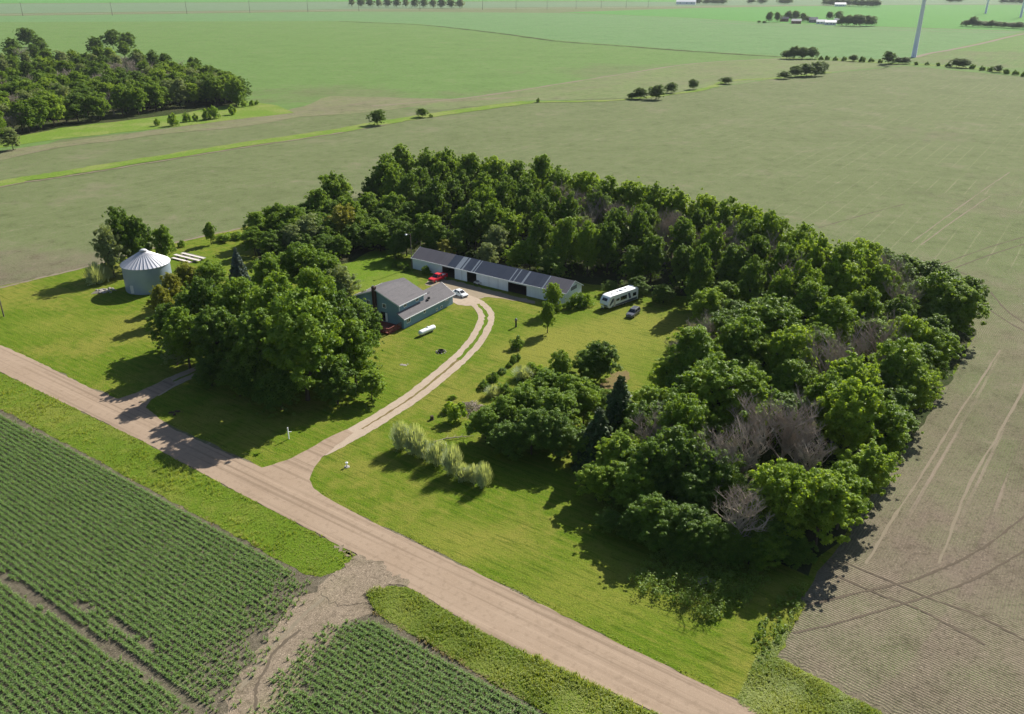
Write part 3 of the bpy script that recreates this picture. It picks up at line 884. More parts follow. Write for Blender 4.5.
protos('m', [crown_mesh("crown", 20 + i, base=.16, ragged=.3) for i in range(5)], LEAF['m'])
protos('b', [crown_mesh("crown", 40 + i, lobes=14, clumps=13, leaf=.039, base=.16, ragged=.32) for i in range(3)], LEAF['b'])
protos('d', [crown_mesh("crown", 60 + i, lobes=15, clumps=13, base=.10, ragged=.25) for i in range(3)], LEAF['d'])
protos('w', [crown_mesh("crown", 80 + i, lobes=12, clumps=14, leaves=120, leaf=.030, base=.10, ragged=.3) for i in range(2)], LEAF['w'])
protos('y', [crown_mesh("crown", 90 + i, base=.12, ragged=.3, gap=.1) for i in range(2)], LEAF['y'])
protos('s', [conifer_mesh("crown", 100 + i) for i in range(2)], LEAF['s'])
protos('S', [conifer_mesh("crown", 110)], LEAF['S'])
protos('c', [conifer_mesh("crown", 120, 15, .02, True)], LEAF['d'])
protos('D', [dead_mesh("branches", 130 + i) for i in range(4)], M["deadwood"])
protos('hm', [bush_mesh("shrub", 150 + i) for i in range(3)], LEAF['m'])
protos('hd', [bush_mesh("shrub", 160 + i) for i in range(2)], LEAF['d'])
protos('hb', [bush_mesh("shrub", 170 + i) for i in range(2)], LEAF['b'])
protos('hw', [bush_mesh("shrub", 180 + i, 30, 62, .055, .44, True) for i in range(3)], LEAF['H'])
TRUNKS = [trunk_mesh("trunk", 200 + i) for i in range(3)]
KIND = {'m': ("deciduous_tree", "green broadleaf tree"), 'b': ("bright_tree", "bright green broadleaf tree"), 'd': ("dark_tree", "dark broadleaf tree"),
        'w': ("grey_leaved_tree", "grey-green tree"), 'y': ("yellow_tree", "yellowish-green tree"), 's': ("spruce_tree", "dark pointed spruce"),
        'S': ("blue_spruce", "blue-grey spruce"), 'c': ("columnar_tree", "dark narrow evergreen"), 'D': ("dead_tree", "bare grey dead tree"),
        'hm': ("shrub", "green shrub"), 'hd': ("shrub", "dark green shrub"), 'hb': ("shrub", "bright green shrub"), 'hw': ("willow_shrub", "pale grey-green shrub")}
NT_ = [0]


def clear_of_trailer(ts):
    """the trailer stands in full sun: nothing tall just sunward of it"""
    for t in ts:
        d = Vector((t[1] - 25.4, t[2] - 184.4)); s_ = d.dot(Vector((math.cos(SUN_AZ), math.sin(SUN_AZ)))); l_ = abs(d.dot(Vector((-math.sin(SUN_AZ), math.cos(SUN_AZ)))))
        if s_ > 0 and l_ < t[4] + 5.5: t[3] = min(t[3], max(3.5, (s_ - 3.5) * math.tan(SUN_EL) + 2.2))
        t[4] = min(t[4], t[3] * .6)


def plant(kind, loc, h, r, label=None, group=None):
    """a tree (Empty > trunk, crown) or a shrub (one mesh) standing at loc"""
    i = NT_[0]; NT_[0] += 1
    rs = random.Random(i * 7 + 3)
    name, _ = KIND[kind]; me = PROTO[kind][i % len(PROTO[kind])]
    loc = Vector((loc[0], loc[1], 0.0)); rz = rs.uniform(0, 6.28)
    sx = r * rs.uniform(.94, 1.06); sy = r * rs.uniform(.94, 1.06)
    cat = 'shrub' if kind[0] == 'h' else 'tree'
    if kind[0] == 'h':
        o = link(name, me); o.location, o.rotation_euler, o.scale = loc, (0, 0, rz), (sx, sy, h)
    elif kind == 'D':
        o = link(name, me); o.location, o.rotation_euler, o.scale = loc, (0, 0, rz), (sx, sy, h)
    else:
        o = empty(name, loc, rz)
        t = link("trunk", TRUNKS[i % 3], None, o); t.scale = (min(r, h * .32) * .95, min(r, h * .32) * .95, h)
        if kind in 'sSc': t.scale = (h * .2, h * .2, h * .75)
        c = link("crown", me, None, o); c.scale = (sx, sy, h)
    return tag(o, label, cat, group)


PLACED = []      # (x, y) of every tree


def spots(rows):
    """photo readings (kind, x, y of the crown top, height, radius) -> trees on the ground"""
    out = []
    for k, x, y, h, r in rows:
        p = at(x, y, h * 0.97)
        out.append([k, p.x, p.y, h, r]); PLACED.append((p.x, p.y))
    return out


def fill(poly, gap, hmin, hmax, rmin, rmax, kinds, seed, n=4000, near=None):
    rs = random.Random(seed); out = []
    xs = [p[0] for p in poly]; ys = [p[1] for p in poly]; pl = [tuple(p) for p in poly]
    for _ in range(n):
        x, y = rs.uniform(min(xs), max(xs)), rs.uniform(min(ys), max(ys))
        if not inside(np.array([[x, y]]), pl)[0]: continue
        if any((x - a) ** 2 + (y - b) ** 2 < gap * gap for a, b in PLACED): continue
        PLACED.append((x, y)); out.append([rs.choice(kinds), x, y, rs.uniform(hmin, hmax), rs.uniform(rmin, rmax)])
    return out


def place_wood(trees, across, along, rows, fmt, group):
    """rows: [(limit, row name)] on across(x, y); ordinal within the row by along(x, y)"""
    bins = {}
    vals = sorted(across(t[1], t[2]) for t in trees)
    rows = [(vals[min(len(vals) - 1, int(q * len(vals)))] if q < 1 else 1e9, nm) for q, nm in rows]
    for t in trees:
        a = across(t[1], t[2])
        for lim, nm in rows:
            if a < lim: break
        bins.setdefault(nm, []).append(t)
    for nm, ts in bins.items():
        ts.sort(key=lambda t: along(t[1], t[2]))
        for i, (k, x, y, h, r) in enumerate(ts):
            size = "tall " if h > 13.5 else ("low " if h < 8 else "")
            plant(k, (x, y), h, r, (size + KIND[k][1] + " " + fmt).format(row=nm, n=ORD[i]), group)


# ---- wood beside the bare field
RW = spots([
    ('b', 785, 470, 12, 4.6), ('b', 828, 476, 11.5, 4.4), ('b', 860, 386, 15, 4.8), ('b', 853, 357, 14.5, 5), ('m', 904, 342, 14, 5.2), ('b', 912, 318, 13, 4.2),
    ('m', 944, 274, 14, 5.8), ('m', 966, 288, 12, 5), ('b', 918, 366, 11, 4.3), ('m', 892, 405, 11, 4.4), ('b', 872, 445, 10.5, 4.2), ('m', 848, 470, 10, 3.6),
    ('m', 938, 330, 11, 4.5), ('m', 774, 300, 15, 6.6), ('m', 745, 318, 14, 5.2), ('m', 722, 364, 15.5, 7.2), ('m', 698, 330, 14.5, 5.4), ('m', 752, 372, 14, 5.2),
    ('b', 846, 263, 15.5, 5), ('b', 868, 243, 16, 5.6), ('m', 836, 300, 14, 5), ('m', 812, 284, 15, 5.2), ('b', 708, 290, 10.5, 4.2), ('b', 672, 360, 9, 3.6), ('b', 655, 388, 8, 3.6),
    ('m', 690, 398, 13.5, 5), ('d', 682, 432, 12, 4.8), ('d', 655, 440, 11, 4.4), ('b', 622, 436, 9, 3.9), ('m', 636, 466, 8, 3.8), ('d', 655, 498, 7.5, 3.6), ('d', 690, 508, 6.5, 3.6),
    ('b', 792, 330, 14, 5), ('m', 820, 326, 12, 4.4), ('m', 835, 375, 12.5, 4.2), ('d', 722, 452, 10, 4.2), ('d', 700, 470, 8.5, 4), ('d', 768, 520, 6, 3.2), ('d', 735, 528, 5, 3),
    ('d', 712, 520, 6, 3), ('b', 598, 466, 6, 3.2), ('m', 868, 290, 13, 4.4), ('m', 884, 268, 14, 4.4), ('d', 905, 300, 11, 4), ('m', 820, 480, 8, 3.6), ('d', 775, 470, 9, 3.6),
    ('s', 621, 379, 13.5, 4.6), ('s', 600, 410, 10.5, 4.2), ('d', 640, 408, 10, 4.0),
    ('D', 750, 411, 15.7, 4.4), ('D', 746, 479, 12.2, 3.7), ('D', 790, 393, 15.2, 4.3), ('D', 806, 403, 13.2, 3.3), ('D', 888, 307, 15.7, 4.6), ('D', 834, 331, 15.7, 4.6), ('D', 856, 319, 14.7, 3.9), ('D', 708, 307, 14.2, 3.9),
    ('D', 688, 327, 11.7, 3.6), ('D', 798, 249, 18.2, 4.3), ('D', 652, 400, 12.9, 3.6), ('D', 722, 431, 13.2, 3.7), ('D', 910, 273, 15.2, 3.7), ('D', 896, 253, 16.2, 3.6), ('D', 815, 431, 12.2, 3.3), ('D', 765, 393, 14.7, 3.7)])
arm = [Vector(p) for p in ((26, 86), (36, 84), (46, 96), (102, 172), (106, 188), (96, 202), (60, 205), (48, 180), (38, 160), (30, 138), (17, 115), (12, 104), (16, 96))]
RW += spots([(k, x, y, h, r) for k, x, y, h, r in (("d", 610, 512, 3.5, 2.6), ("d", 632, 515, 4, 3), ("d", 660, 522, 4, 3), ("d", 685, 532, 4, 3), ("d", 706, 538, 3.5, 2.6), ("d", 726, 542, 3.5, 2.8), ("m", 770, 535, 5, 3), ("d", 752, 540, 4, 2.8), ("d", 800, 540, 4, 2.6), ("d", 655, 512, 5, 3))])
RW += fill(arm, 6.2, 8, 10.5, 3.8, 4.8, "mddd", 5)
clear_of_trailer(RW)
ed = Vector((math.cos(R(54.4)), math.sin(R(54.4)))); en = Vector((-ed.y, ed.x)); e0 = at(790, 600).xy
place_wood(RW, lambda x, y: (Vector((x, y)) - e0).dot(en), lambda x, y: (Vector((x, y)) - e0).dot(ed),
           [(.25, "outer row by bare field"), (.45, "second row from bare field"), (.65, "wood's middle row"), (.83, "wood's inner row"), (999, "wood's yard edge")],
           "in {row}, {n} from the road", "trees of the wood beside the bare field")

# ---- shelter belt behind the long shed
BELT = []
tops = [(385, 158), (401, 145), (425, 150), (448, 151), (470, 156), (493, 158), (515, 161), (540, 157), (562, 167), (585, 172), (607, 178), (630, 183), (655, 186), (680, 190), (705, 196), (728, 201), (752, 206), (775, 214), (800, 226), (824, 236), (845, 246)]
rs = random.Random(3)
for i, (x, y) in enumerate(tops): BELT.append((rs.choice("mmbm"), x + rs.uniform(-3, 3), y + rs.uniform(-1, 1.5), rs.uniform(16.5, 18.5), rs.uniform(5.0, 6.0)))
dead2 = {8, 9, 10, 11, 12, 13, 14, 15, 16, 17}
for i, (x, y) in enumerate(tops[1:-1]): BELT.append(('D' if i in dead2 and i % 2 == 0 else rs.choice("dmd"), x - 8 + rs.uniform(-5, 5), y + 14 + rs.uniform(-2, 5), rs.uniform(14.5, 16.5), rs.uniform(4.0, 5)))
for i, (x, y) in enumerate(tops[1:-1]): BELT.append(('D' if i in dead2 and i % 3 == 0 else rs.choice("ddm"), x - 14 + rs.uniform(-5, 5), y + 24 + rs.uniform(-3, 5), rs.uniform(15, 17), rs.uniform(3.4, 4.4)))
for i, (x, y) in enumerate(tops[5:-1]): BELT.append((rs.choice("dddm"), x - 20 + rs.uniform(-6, 6), y + 42 + rs.uniform(-3, 6), rs.uniform(13, 15.5), rs.uniform(3.2, 4.2)))
BELT += [('b', 577, 218, 12.5, 5), ('m', 590, 226, 11, 4.2), ('b', 508, 211, 12.5, 5), ('w', 497, 226, 10, 4.2), ('m', 466, 206, 12, 4.4), ('m', 530, 240, 9, 4), ('b', 517, 243, 8, 3.4), ('w', 487, 243, 7.5, 3.4),
         ('y', 437, 243, 6, 3.2), ('m', 700, 272, 9, 4.2), ('d', 666, 268, 9, 4.2), ('d', 640, 262, 9, 4.2), ('m', 735, 262, 10, 4.2), ('d', 552, 250, 8.5, 3.8), ('d', 612, 262, 8.5, 4), ('D', 715, 228, 13.9, 3.8),
         ('D', 668, 208, 15.9, 3.8), ('D', 640, 201, 16.4, 3.6), ('D', 690, 218, 14.9, 3.6), ('D', 742, 228, 14.4, 3.6), ('D', 596, 186, 17.4, 3.4), ('D', 560, 180, 17.4, 3.4), ('D', 391, 162, 16.4, 3.4)]
BELT += [('d', 405, 222, 10, 4.2), ('m', 428, 214, 12, 4.4), ('d', 441, 226, 9, 3.6), ('d', 456, 230, 8, 3.4), ('d', 417, 240, 7, 3.2), ('d', 395, 238, 6, 3)]
BW = spots(BELT)
_A = at(412.9, 268.6); _B = at(562, 304.4); _u = (_B - _A).normalized(); _n = Vector((-_u.y, _u.x, 0))
for t in BW:            # nothing stands inside the long shed
    d_ = Vector((t[1], t[2], 0)) - _A
    if -3 < d_.dot(_u) < 51 and d_.dot(_n) < 9.8:
        q = _A + _u * d_.dot(_u) + _n * (9.8 + random.uniform(0, 2)); t[1], t[2] = q.x, q.y; t[4] = min(t[4], 3.6)
clear_of_trailer(BW)
a0, a1 = Vector((-75, 275)), Vector((90, 200)); bd = (a1 - a0).normalized(); bn = Vector((-bd.y, bd.x))
place_wood(BW, lambda x, y: (Vector((x, y)) - a0).dot(bn), lambda x, y: (Vector((x, y)) - a0).dot(bd),
           [(.2, "front row behind the shed"), (.42, "second row behind the shed"), (.65, "middle row behind the shed"), (.85, "rear row behind the shed"), (999, "back edge behind the shed")],
           "in the {row}, {n} from light pole", "trees of the belt behind the long shed")

# ---- trees between the bin and the belt, behind the house
LW = fill(poly_world([(262, 238), (300, 222), (345, 222), (400, 232), (412, 243), (385, 252), (350, 252), (335, 262), (300, 262)]), 5, 6.5, 9.5, 3.2, 4.4, 'mdd', 8) + spots([('m', 332, 174, 15, 5.6), ('m', 318, 190, 12, 4.6), ('m', 274, 205, 11, 5), ('m', 256, 213, 10, 4.2), ('m', 292, 207, 11, 5), ('w', 306, 216, 10.5, 4.8), ('w', 290, 226, 9, 4), ('y', 342, 207, 12, 4.8), ('m', 367, 194, 12, 4.8),
            ('m', 390, 194, 12.5, 5), ('d', 372, 176, 13, 4.4), ('d', 408, 202, 11, 4.2), ('d', 424, 188, 13, 4.6), ('m', 352, 200, 12, 4.4), ('m', 252, 228, 8, 3.6), ('d', 270, 232, 8, 3.6), ('d', 395, 222, 8, 3.6), ('w', 322, 240, 6, 3), ('m', 340, 236, 7, 3.2)])
place_wood(LW, lambda x, y: y, lambda x, y: x, [(.35, "near group behind the house"), (.7, "middle group behind the house"), (999, "field-side group behind the house")],
           "in the {row}, {n} from the grain bin", "trees of the group behind the house")

# ---- big shade trees between the grain bin, the house and the road
GB = [('m', 359, 352, 12, 4.4), ('m', 308, 400, 21, 7.8), ('m', 356, 384, 13, 4.8), ('d', 264, 392, 16, 5.4), ('d', 224, 378, 14.5, 5.4), ('m', 190, 368, 12.5, 4.6), ('d', 338, 372, 17.5, 5.6), ('m', 284, 366, 19, 5.8), ('m', 246, 352, 16, 5.4), ('d', 208, 346, 15, 5.2),
      ('d', 364, 358, 12, 4.2), ('m', 318, 346, 17, 5.4), ('b', 372, 400, 6, 3.0), ('d', 172, 350, 10.5, 3.6), ('d', 338, 404, 8.5, 3.8), ('d', 282, 410, 8, 3.8), ('d', 240, 396, 8, 3.6), ('d', 212, 386, 6.5, 3.2)]
CW = []
for k, x, y, h, r in GB: p = at(x, y); CW.append([k, p.x, p.y, h, r]); PLACED.append((p.x, p.y))
CW += spots([
            ('m', 297, 244, 14, 5.8), ('m', 268, 256, 13, 5.0), ('m', 322, 252, 13, 5.0), ('w', 340, 266, 12, 4.2),
            ('w', 232, 327, 10, 4.0), ('w', 172, 334, 7, 3.2), ('y', 158, 287, 9, 2.8), ('y', 168, 274, 8.5, 3.0), ('y', 186, 264, 8.5, 3.6), ('m', 208, 262, 9, 4.0), ('S', 235, 249, 9, 2.6), ('S', 214, 286, 6, 2), ('c', 258, 376, 5, 1.6), ('c', 268, 380, 5, 1.6), ('c', 248, 372, 5, 1.6)])
place_wood(CW, lambda x, y: y - 0.35 * (x + 60), lambda x, y: x, [(.25, "grove's road side"), (.5, "grove's near middle"), (.75, "grove's far middle"), (999, "grove's far side")],
           "in the shade {row}, {n} from the grain bin", "shade trees of the grove beside the house")

# ---- lone trees and shrubs of the yard, each described by itself
def one(k, x, ytop, h, r, label, group=None): p = at(x, ytop, h * .97); PLACED.append((p.x, p.y)); return plant(k, p, h, r, label, group)


def foot(k, x, ybase, h, r, label, group=None): return plant(k, at(x, ybase), h, r, label, group)


one('d', 119, 209, 17, 4.6, "tall ragged dark tree beside the grain bin at the field edge")
one('w', 104, 226, 14, 4.0, "grey-green tree leaning out from the tall one beside the grain bin")
one('d', 134, 220, 14, 3.8, "dark tree close behind the grain bin's road side, under the tallest")
one('m', 160, 227, 11, 3.4, "smaller green tree directly behind the grain bin roof")
foot('hw', 98, 284, 5.6, 3.0, "round pale shrub at the foot of the tall tree by the grain bin")
foot('hw', 108, 279, 3.6, 2.0, "low pale shrub between the round shrub and the grain bin")
one('m', 208, 223, 6.6, 1.9, "small lone tree with bare trunk beside the pale sheet stack")
foot('hm', 182, 247, 2.0, 1.4, "little bush at the end of the pale sheet stack")
foot('hb', 225, 241, 2.2, 3.6, "low green weeds mound behind the small lone tree")
foot('hb', 240, 238, 2.0, 3.4, "low green weeds mound against the trees behind the house")
for x, y, l in ((395, 267, "farthest from the red pickup"), (401, 269, "middle of the three"), (407, 271, "nearest the red pickup")):
    foot('hd', x, y, 1.7, 1.25, "clipped round bush on the lawn by the shed end, " + l, "three clipped bushes on the lawn")
foot('hd', 426, 274, 2.3, 1.5, "dark bush against the white shed wall behind the red pickup")
one('b', 554, 284, 7.2, 2.3, "slender light green tree in front of the shed gable corner")
one('m', 548, 302, 7.4, 1.7, "small dark egg-shaped tree on a bare trunk in the open lawn")
foot('hd', 516.5, 348, 2.7, 1.9, "round dark bush alone on the lawn beside the drive bend")
foot('hd', 578, 307, 3.6, 2.6, "dense dark shrub at the white shed's gable wall")
foot('hm', 586, 306, 3.0, 2.0, "green shrub between the shed gable and the travel trailer")
foot('hm', 567, 309, 1.8, 1.3, "small shrub at the corner of the shed gable")
foot('hm', 559, 311, 1.6, 1.2, "small shrub under the slender tree by the shed")
for x, y, h, r, l in ((502, 373, .9, 1.2, "lowest one nearest the drive"), (509, 367, 1.0, .7, "thin one in the middle"), (513, 363, 1.6, 1.0, "taller dark one"), (517, 360, 1.5, 1.1, "last one toward the lone round bush")):
    foot('hd', x, y, h, r, "low bush in the short row on the lawn, " + l, "short row of low bushes on the lawn")
foot('hw', 523, 378, 2.4, 2.3, "rounded grey-green shrub at the edge of the thicket toward the drive bend")
foot('hm', 533, 374, 2.4, 2.3, "rounded green shrub tucked behind the grey-green one of the thicket")
foot('hd', 493, 382, 2.0, 1.6, "dark mounded bush in the flower bed, the farther of two")
foot('hd', 484, 388, 1.6, 1.3, "dark mounded bush in the flower bed, the nearer of two")
foot('hd', 504, 393, 2.0, 1.7, "dark bush beside the grey brush pile in the flower bed")
foot('hw', 493, 396, 2.2, 1.6, "pale leafy plant clump between the mounded bushes of the bed")
foot('hb', 452, 399, .8, 1.0, "low weed tuft alone on the lawn near the drive")
foot('hb', 456, 421, 3.4, 2.3, "light green bush in front of the grey brush pile")
foot('hm', 448, 412, 1.8, 1.4, "small green bush nearest the drive by the brush pile")
TH_ = [('m', 561, 352, 7.5, 2.4, "upright narrow tree at the back of the thicket by the open yard"), ('d', 600, 343, 8, 3.8, "dark leaning bushy tree at the yard end of the thicket"), ('d', 588, 352, 7, 2.8, "dark bushy tree beside the leaning one in the thicket, thicket side"),
       ('m', 546, 372, 8.5, 4.0, "broad green tree crowning the thicket above the flower bed"), ('m', 572, 376, 9, 4.2, "broad green tree in the thicket beside the bare brown patch"), ('m', 528, 386, 8, 3.8, "green tree at the drive side of the thicket"),
       ('m', 556, 392, 9, 4.2, "green tree in the middle of the thicket, in front of the broad ones"), ('b', 585, 384, 8, 3.4, "bright green tree in the thicket nearest the spruces"), ('m', 505, 398, 7, 3.4, "low green tree at the brush pile end of the thicket"),
       ('m', 485, 408, 6.5, 3.2, "low light tree in front of the brush pile end of the thicket"), ('d', 532, 412, 8, 3.8, "dark tree on the shaded road side of the thicket"), ('d', 560, 416, 8, 3.8, "dark tree on the shaded road side of the thicket near the spruces"),
       ('d', 508, 424, 6, 3.2, "dark low tree at the shaded corner of the thicket by the pale willow row"), ('d', 588, 432, 6, 3.0, "dark low tree at the shaded corner of the thicket by the spruces"), ('m', 605, 392, 6, 2.8, "small green tree between thicket and wood by the bare brown patch")]
for k, x, y, h, r, l in TH_: one(k, x, y, h, r, l, "trees of the thicket in the yard")
WIL = [(400, 423, 4.9, 2.0, "first, at the drive end"), (414, 427, 5.0, 2.3, "second from the drive end"), (423, 439, 3.6, 1.8, "third from the drive end"), (437, 443, 4.0, 2.4, "fourth from the drive end"), (452, 447, 5.0, 2.0, "fifth from the drive end"),
       (461, 465, 2.8, 1.9, "sixth from the drive end"), (473, 466, 2.9, 1.7, "second last before the shaded end"), (483, 464, 4.1, 1.7, "last, at the shaded end")]
for x, y, h, r, l in WIL: one('hw', x, y, h, r, "pale willow shrub in the row on the front lawn, " + l, "pale willow shrubs in a hedge row")

# ---- far wood on the far-left
FW = []
rs = random.Random(21)
up = [(-60, 58), (-20, 44), (0, 48), (22, 42), (40, 48), (55, 52), (85, 47), (100, 43), (130, 42), (145, 47), (170, 54), (193, 60), (213, 68), (236, 76)]
lo = [(-60, 114), (0, 105), (60, 92), (150, 83), (205, 76), (236, 75)]
itp = lambda L, x: np.interp(x, [p[0] for p in L], [p[1] for p in L])
for f in range(9):
    x = -40 + rs.uniform(0, 10)
    while x < 238:
        t = (f / 8) ** .8; y = itp(up, x) * (1 - t) + itp(lo, x) * t + rs.uniform(-4, 4)
        dead = rs.random() < .11
        FW.append(('D' if dead else rs.choice("mmmdbmwd"), x, y + 2, rs.uniform(13.5, 17), rs.uniform(5.5, 8)))
        x += rs.uniform(9, 15)
FW += [('d', 25, 28, 21, 11), ('d', 38, 38, 17, 9), ('d', 10, 38, 17, 9), ('d', 94, 37, 17, 9), ('d', 110, 30, 20, 11), ('d', 126, 33, 19, 10), ('d', 193, 58, 18, 7), ('d', 208, 66, 17, 7), ('d', 218, 70, 16, 6.5), ('d', 228, 80, 13, 6), ('m', 237, 95, 7, 3.4),
       ('s', 203, 82, 12, 3), ('s', 196, 84, 12, 3), ('D', 182, 78, 14.4, 4.7), ('D', 140, 70, 14.4, 4.3), ('D', 12, 92, 13.4, 4.3), ('w', 8, 128, 10, 5)]
fw = spots(FW)
FA = at(60, 137); FB_ = Vector((-(at(240, 107) - FA).y, (at(240, 107) - FA).x)).normalized()
place_wood(fw, lambda x, y: (x - FA.x) * FB_.x + (y - FA.y) * FB_.y, lambda x, y: x, [(.2, "far wood's front row"), (.4, "far wood's second row"), (.6, "far wood's third row"), (.8, "far wood's fourth row"), (999, "far wood's hindmost row")],
           "in {row}, {n} toward its tip", "trees of the far wood")
for i, (x, y, h) in enumerate([(158, 126, 4), (174, 126, 6.5), (187, 122, 5), (195, 121, 4), (207, 120, 6), (214, 119, 7), (232, 115, 5.5), (244, 107, 4), (252, 106, 3.5), (257, 105, 3)]):
    foot('hm', x, y, h, h * .55, "small tree-like bush on the bright mown strip before the far wood, %s toward its tip" % ORD[i], "bushes on the bright mown strip")

# ---- hedgerow trees and bushes far out in the fields
one('d', 377, 110, 8, 4.8, "round dark tree alone on the green strip in the fields")
one('m', 422, 108.5, 5, 3.8, "low bush on the green strip past the lone dark tree")
foot('hm', 431, 117.5, 2, 1.6, "tiny bush just past the low bush on the green strip")
foot('hm', 538, 102.5, 3, 1.5, "thin sprig of brush on the grass waterway in the mid fields")
for i, (x, yb, h, r) in enumerate([(632, 99, 4, 3.5), (640, 99, 7, 5), (656, 99.5, 9, 6), (671, 93, 7, 4.5), (693, 89.5, 7, 4), (726, 84, 5, 5), (784, 79, 6, 5), (795, 77, 8.5, 6), (806, 76.5, 10, 7), (815, 76, 11, 7), (822, 73, 9, 5)]):
    plant('d', at(x, yb), h, r, "round dark tree along the grass waterway, %s counting toward the wind turbine" % ORD[i], "trees along the grass waterway")
FH = [(786, 59, 8, 6), (794, 59, 12, 8), (802, 59, 11, 7), (812, 59, 11, 6), (821, 60, 4, 3), (827, 60, 4, 4), (835, 60.5, 4, 3), (844, 61, 4, 5), (853, 61.5, 6, 6), (862, 62, 5, 5), (871, 62, 4, 5), (880, 63, 3.5, 4), (888, 64, 11, 6), (898, 64, 6, 6), (905, 64, 6, 7), (916, 65, 3, 2.5),
      (927, 65, 3, 3), (938, 66, 3, 3), (948, 67, 4, 4), (956, 67.5, 8, 7), (963, 68, 8, 6), (972, 69, 4, 5), (982, 70.5, 4, 4), (990, 71.5, 4, 4), (997, 72.5, 6, 4.5), (1006, 74, 4, 4), (1015, 75, 4, 4), (1024, 76.5, 4, 5), (1036, 78, 5, 5), (1050, 80, 4, 5)]
for i, (x, yb, h, r) in enumerate(FH):
    plant('d' if h > 5 else 'hd', at(x, yb), h, min(r, .8 * h), ("tall" if h > 9 else "low") + " dark hedge plant in the fence row by the wind turbine, %s along it" % ORD[i], "hedge of the fence row by the turbine")
# distant farmstead trees and shelter belts
FF = [(759, 23, 4, 4), (764, 23.2, 4, 4), (769, 22.5, 18, 7), (777, 22, 17, 7), (788, 21, 18, 9), (795, 21, 18, 9), (803, 21, 14, 7), (807, 22, 10, 8), (829, 20, 15, 8), (838, 20, 16, 9)]
for i, (x, yb, h, r) in enumerate(FF): plant('d', at(x, yb), h, r, "dark tree at the distant farmstead, %s from its open end" % ORD[i], "trees of the distant farmstead")
for i, x in enumerate((842, 848, 854, 860, 866, 871)):
    plant('d', at(x, 26.6 - .25 * abs(i - 3)), 19 - abs(i - 2.4) * 1.3, 9, "dark tree massed at the dense end of the distant farmstead, %s along" % ORD[i], "dense trees of the distant farmstead")
for i, x in enumerate(range(352, 461, 9)):
    plant('d' if i % 3 else 'w', at(x, 7 + i * .14), 24, 12, "tree of the distant shelter belt along the far gravel road, %s along it" % ORD[i], "distant shelter belt by the far road")
for i, (x, yb) in enumerate([(826, 5.6), (831, 6), (837, 6), (843, 6), (849, 6.2), (855, 6.6), (861, 7), (867, 7), (873, 7.2), (876, 7.2)]):
    plant('d', at(x, yb), 20, 14, "tree of the distant grove beyond the bright green field, %s along it" % ORD[i], "distant grove beyond the bright field")
for i, (x, yb, h) in enumerate([(966, 26.6, 10), (972, 26.8, 16), (978, 27, 10), (985, 27, 9), (991, 27.4, 11), (998, 27.6, 9), (1005, 28, 9), (1012, 28.4, 9), (1019, 28.8, 10), (1028, 29.5, 10)]):
    plant('d', at(x, yb), h, 9, "tree of the short hedge standing in the bright green field, %s from its tall end" % ORD[i], "short hedge in the bright green field")
for i, (x, yb) in enumerate([(683, 3.5), (690, 3.6), (698, 4), (707, 4.2), (715, 4.3), (722, 4.4), (751, 3.6), (762, 4), (782, 4), (788, 4.2), (950, 2.6), (958, 2.6), (1004, 3.4), (1012, 3.6), (1020, 3.8)]):
    plant('d', at(x, yb), 16, 16, "faint tree on the hazy skyline fields, %s along the row" % ORD[i], "faint trees on the skyline fields")


# ---- stuff: corn, tall grass, weeds
def blades(P, rng, n, hlo, hhi, wid, lean):
    """n bent blades per spot"""
    k = len(P)
    a = rng.random((k, n)) * 6.283; h = rng.uniform(hlo, hhi, (k, n)); ln = rng.uniform(.2, 1, (k, n)) * lean * h
    d = np.stack([np.cos(a), np.sin(a), 0 * a], -1); w = np.stack([-np.sin(a), np.cos(a), 0 * a], -1) * wid
    b = np.concatenate([P, np.zeros((k, 1))], 1)[:, None, :] + rng.normal(size=(k, n, 3)) * np.array([.05, .05, 0])
    m = b + d * ln[..., None] * .35; m[..., 2] = h * .65
    t = b + d * ln[..., None]; t[..., 2] = h * (1 - .35 * lean)
    q1 = np.stack([b - w, b + w, m + w, m - w], 2); q2 = np.stack([m - w, m + w, t + w * .3, t - w * .3], 2)
    q = np.concatenate([q1.reshape(-1, 4, 3), q2.reshape(-1, 4, 3)]).reshape(-1, 3)
    tn = rng.random((k, n)).ravel()
    return q, np.concatenate([tn, tn])


def scatter(poly, n, rng):
    pl = [tuple(p) for p in poly]; xs = [p[0] for p in pl]; ys = [p[1] for p in pl]
    P = np.stack([rng.uniform(min(xs), max(xs), n), rng.uniform(min(ys), max(ys), n)], 1)
    return P[inside(P, pl)]


def vnoise(P, s): return np.array([mnoise.noise(Vector((x * s, y * s, 5.5))) for x, y in P])


rng = np.random.default_rng(5)
rd = np.array([math.cos(ROAD_ANG), math.sin(ROAD_ANG)]); rn = np.array([-rd[1], rd[0]])
E0 = np.array(at(0, 409).xy)


def corn(px, name, label, skip=None):
    poly = [tuple(p) for p in px]
    P0 = np.array(poly); u = (P0 - E0) @ rd; v = (P0 - E0) @ rn
    rows = np.arange(math.floor(v.min() / .76) * .76, v.max(), .76); cols = np.arange(u.min(), u.max(), .165)
    U, V = np.meshgrid(cols, rows); U = U + rng.normal(size=U.shape) * .06; V = V + rng.normal(size=V.shape) * .05
    P = E0 + U.ravel()[:, None] * rd + V.ravel()[:, None] * rn
    P = P[inside(P, poly)]
    keep = np.ones(len(P), bool)
    if skip is not None: keep = skip(P)
    P = P[keep]
    q, t = blades(P, rng, 8, .36, .70, .034, .85)
    return tag(link(name, quads_mesh(name, q, t), LEAF['corn']), label, 'crop', kind='stuff')


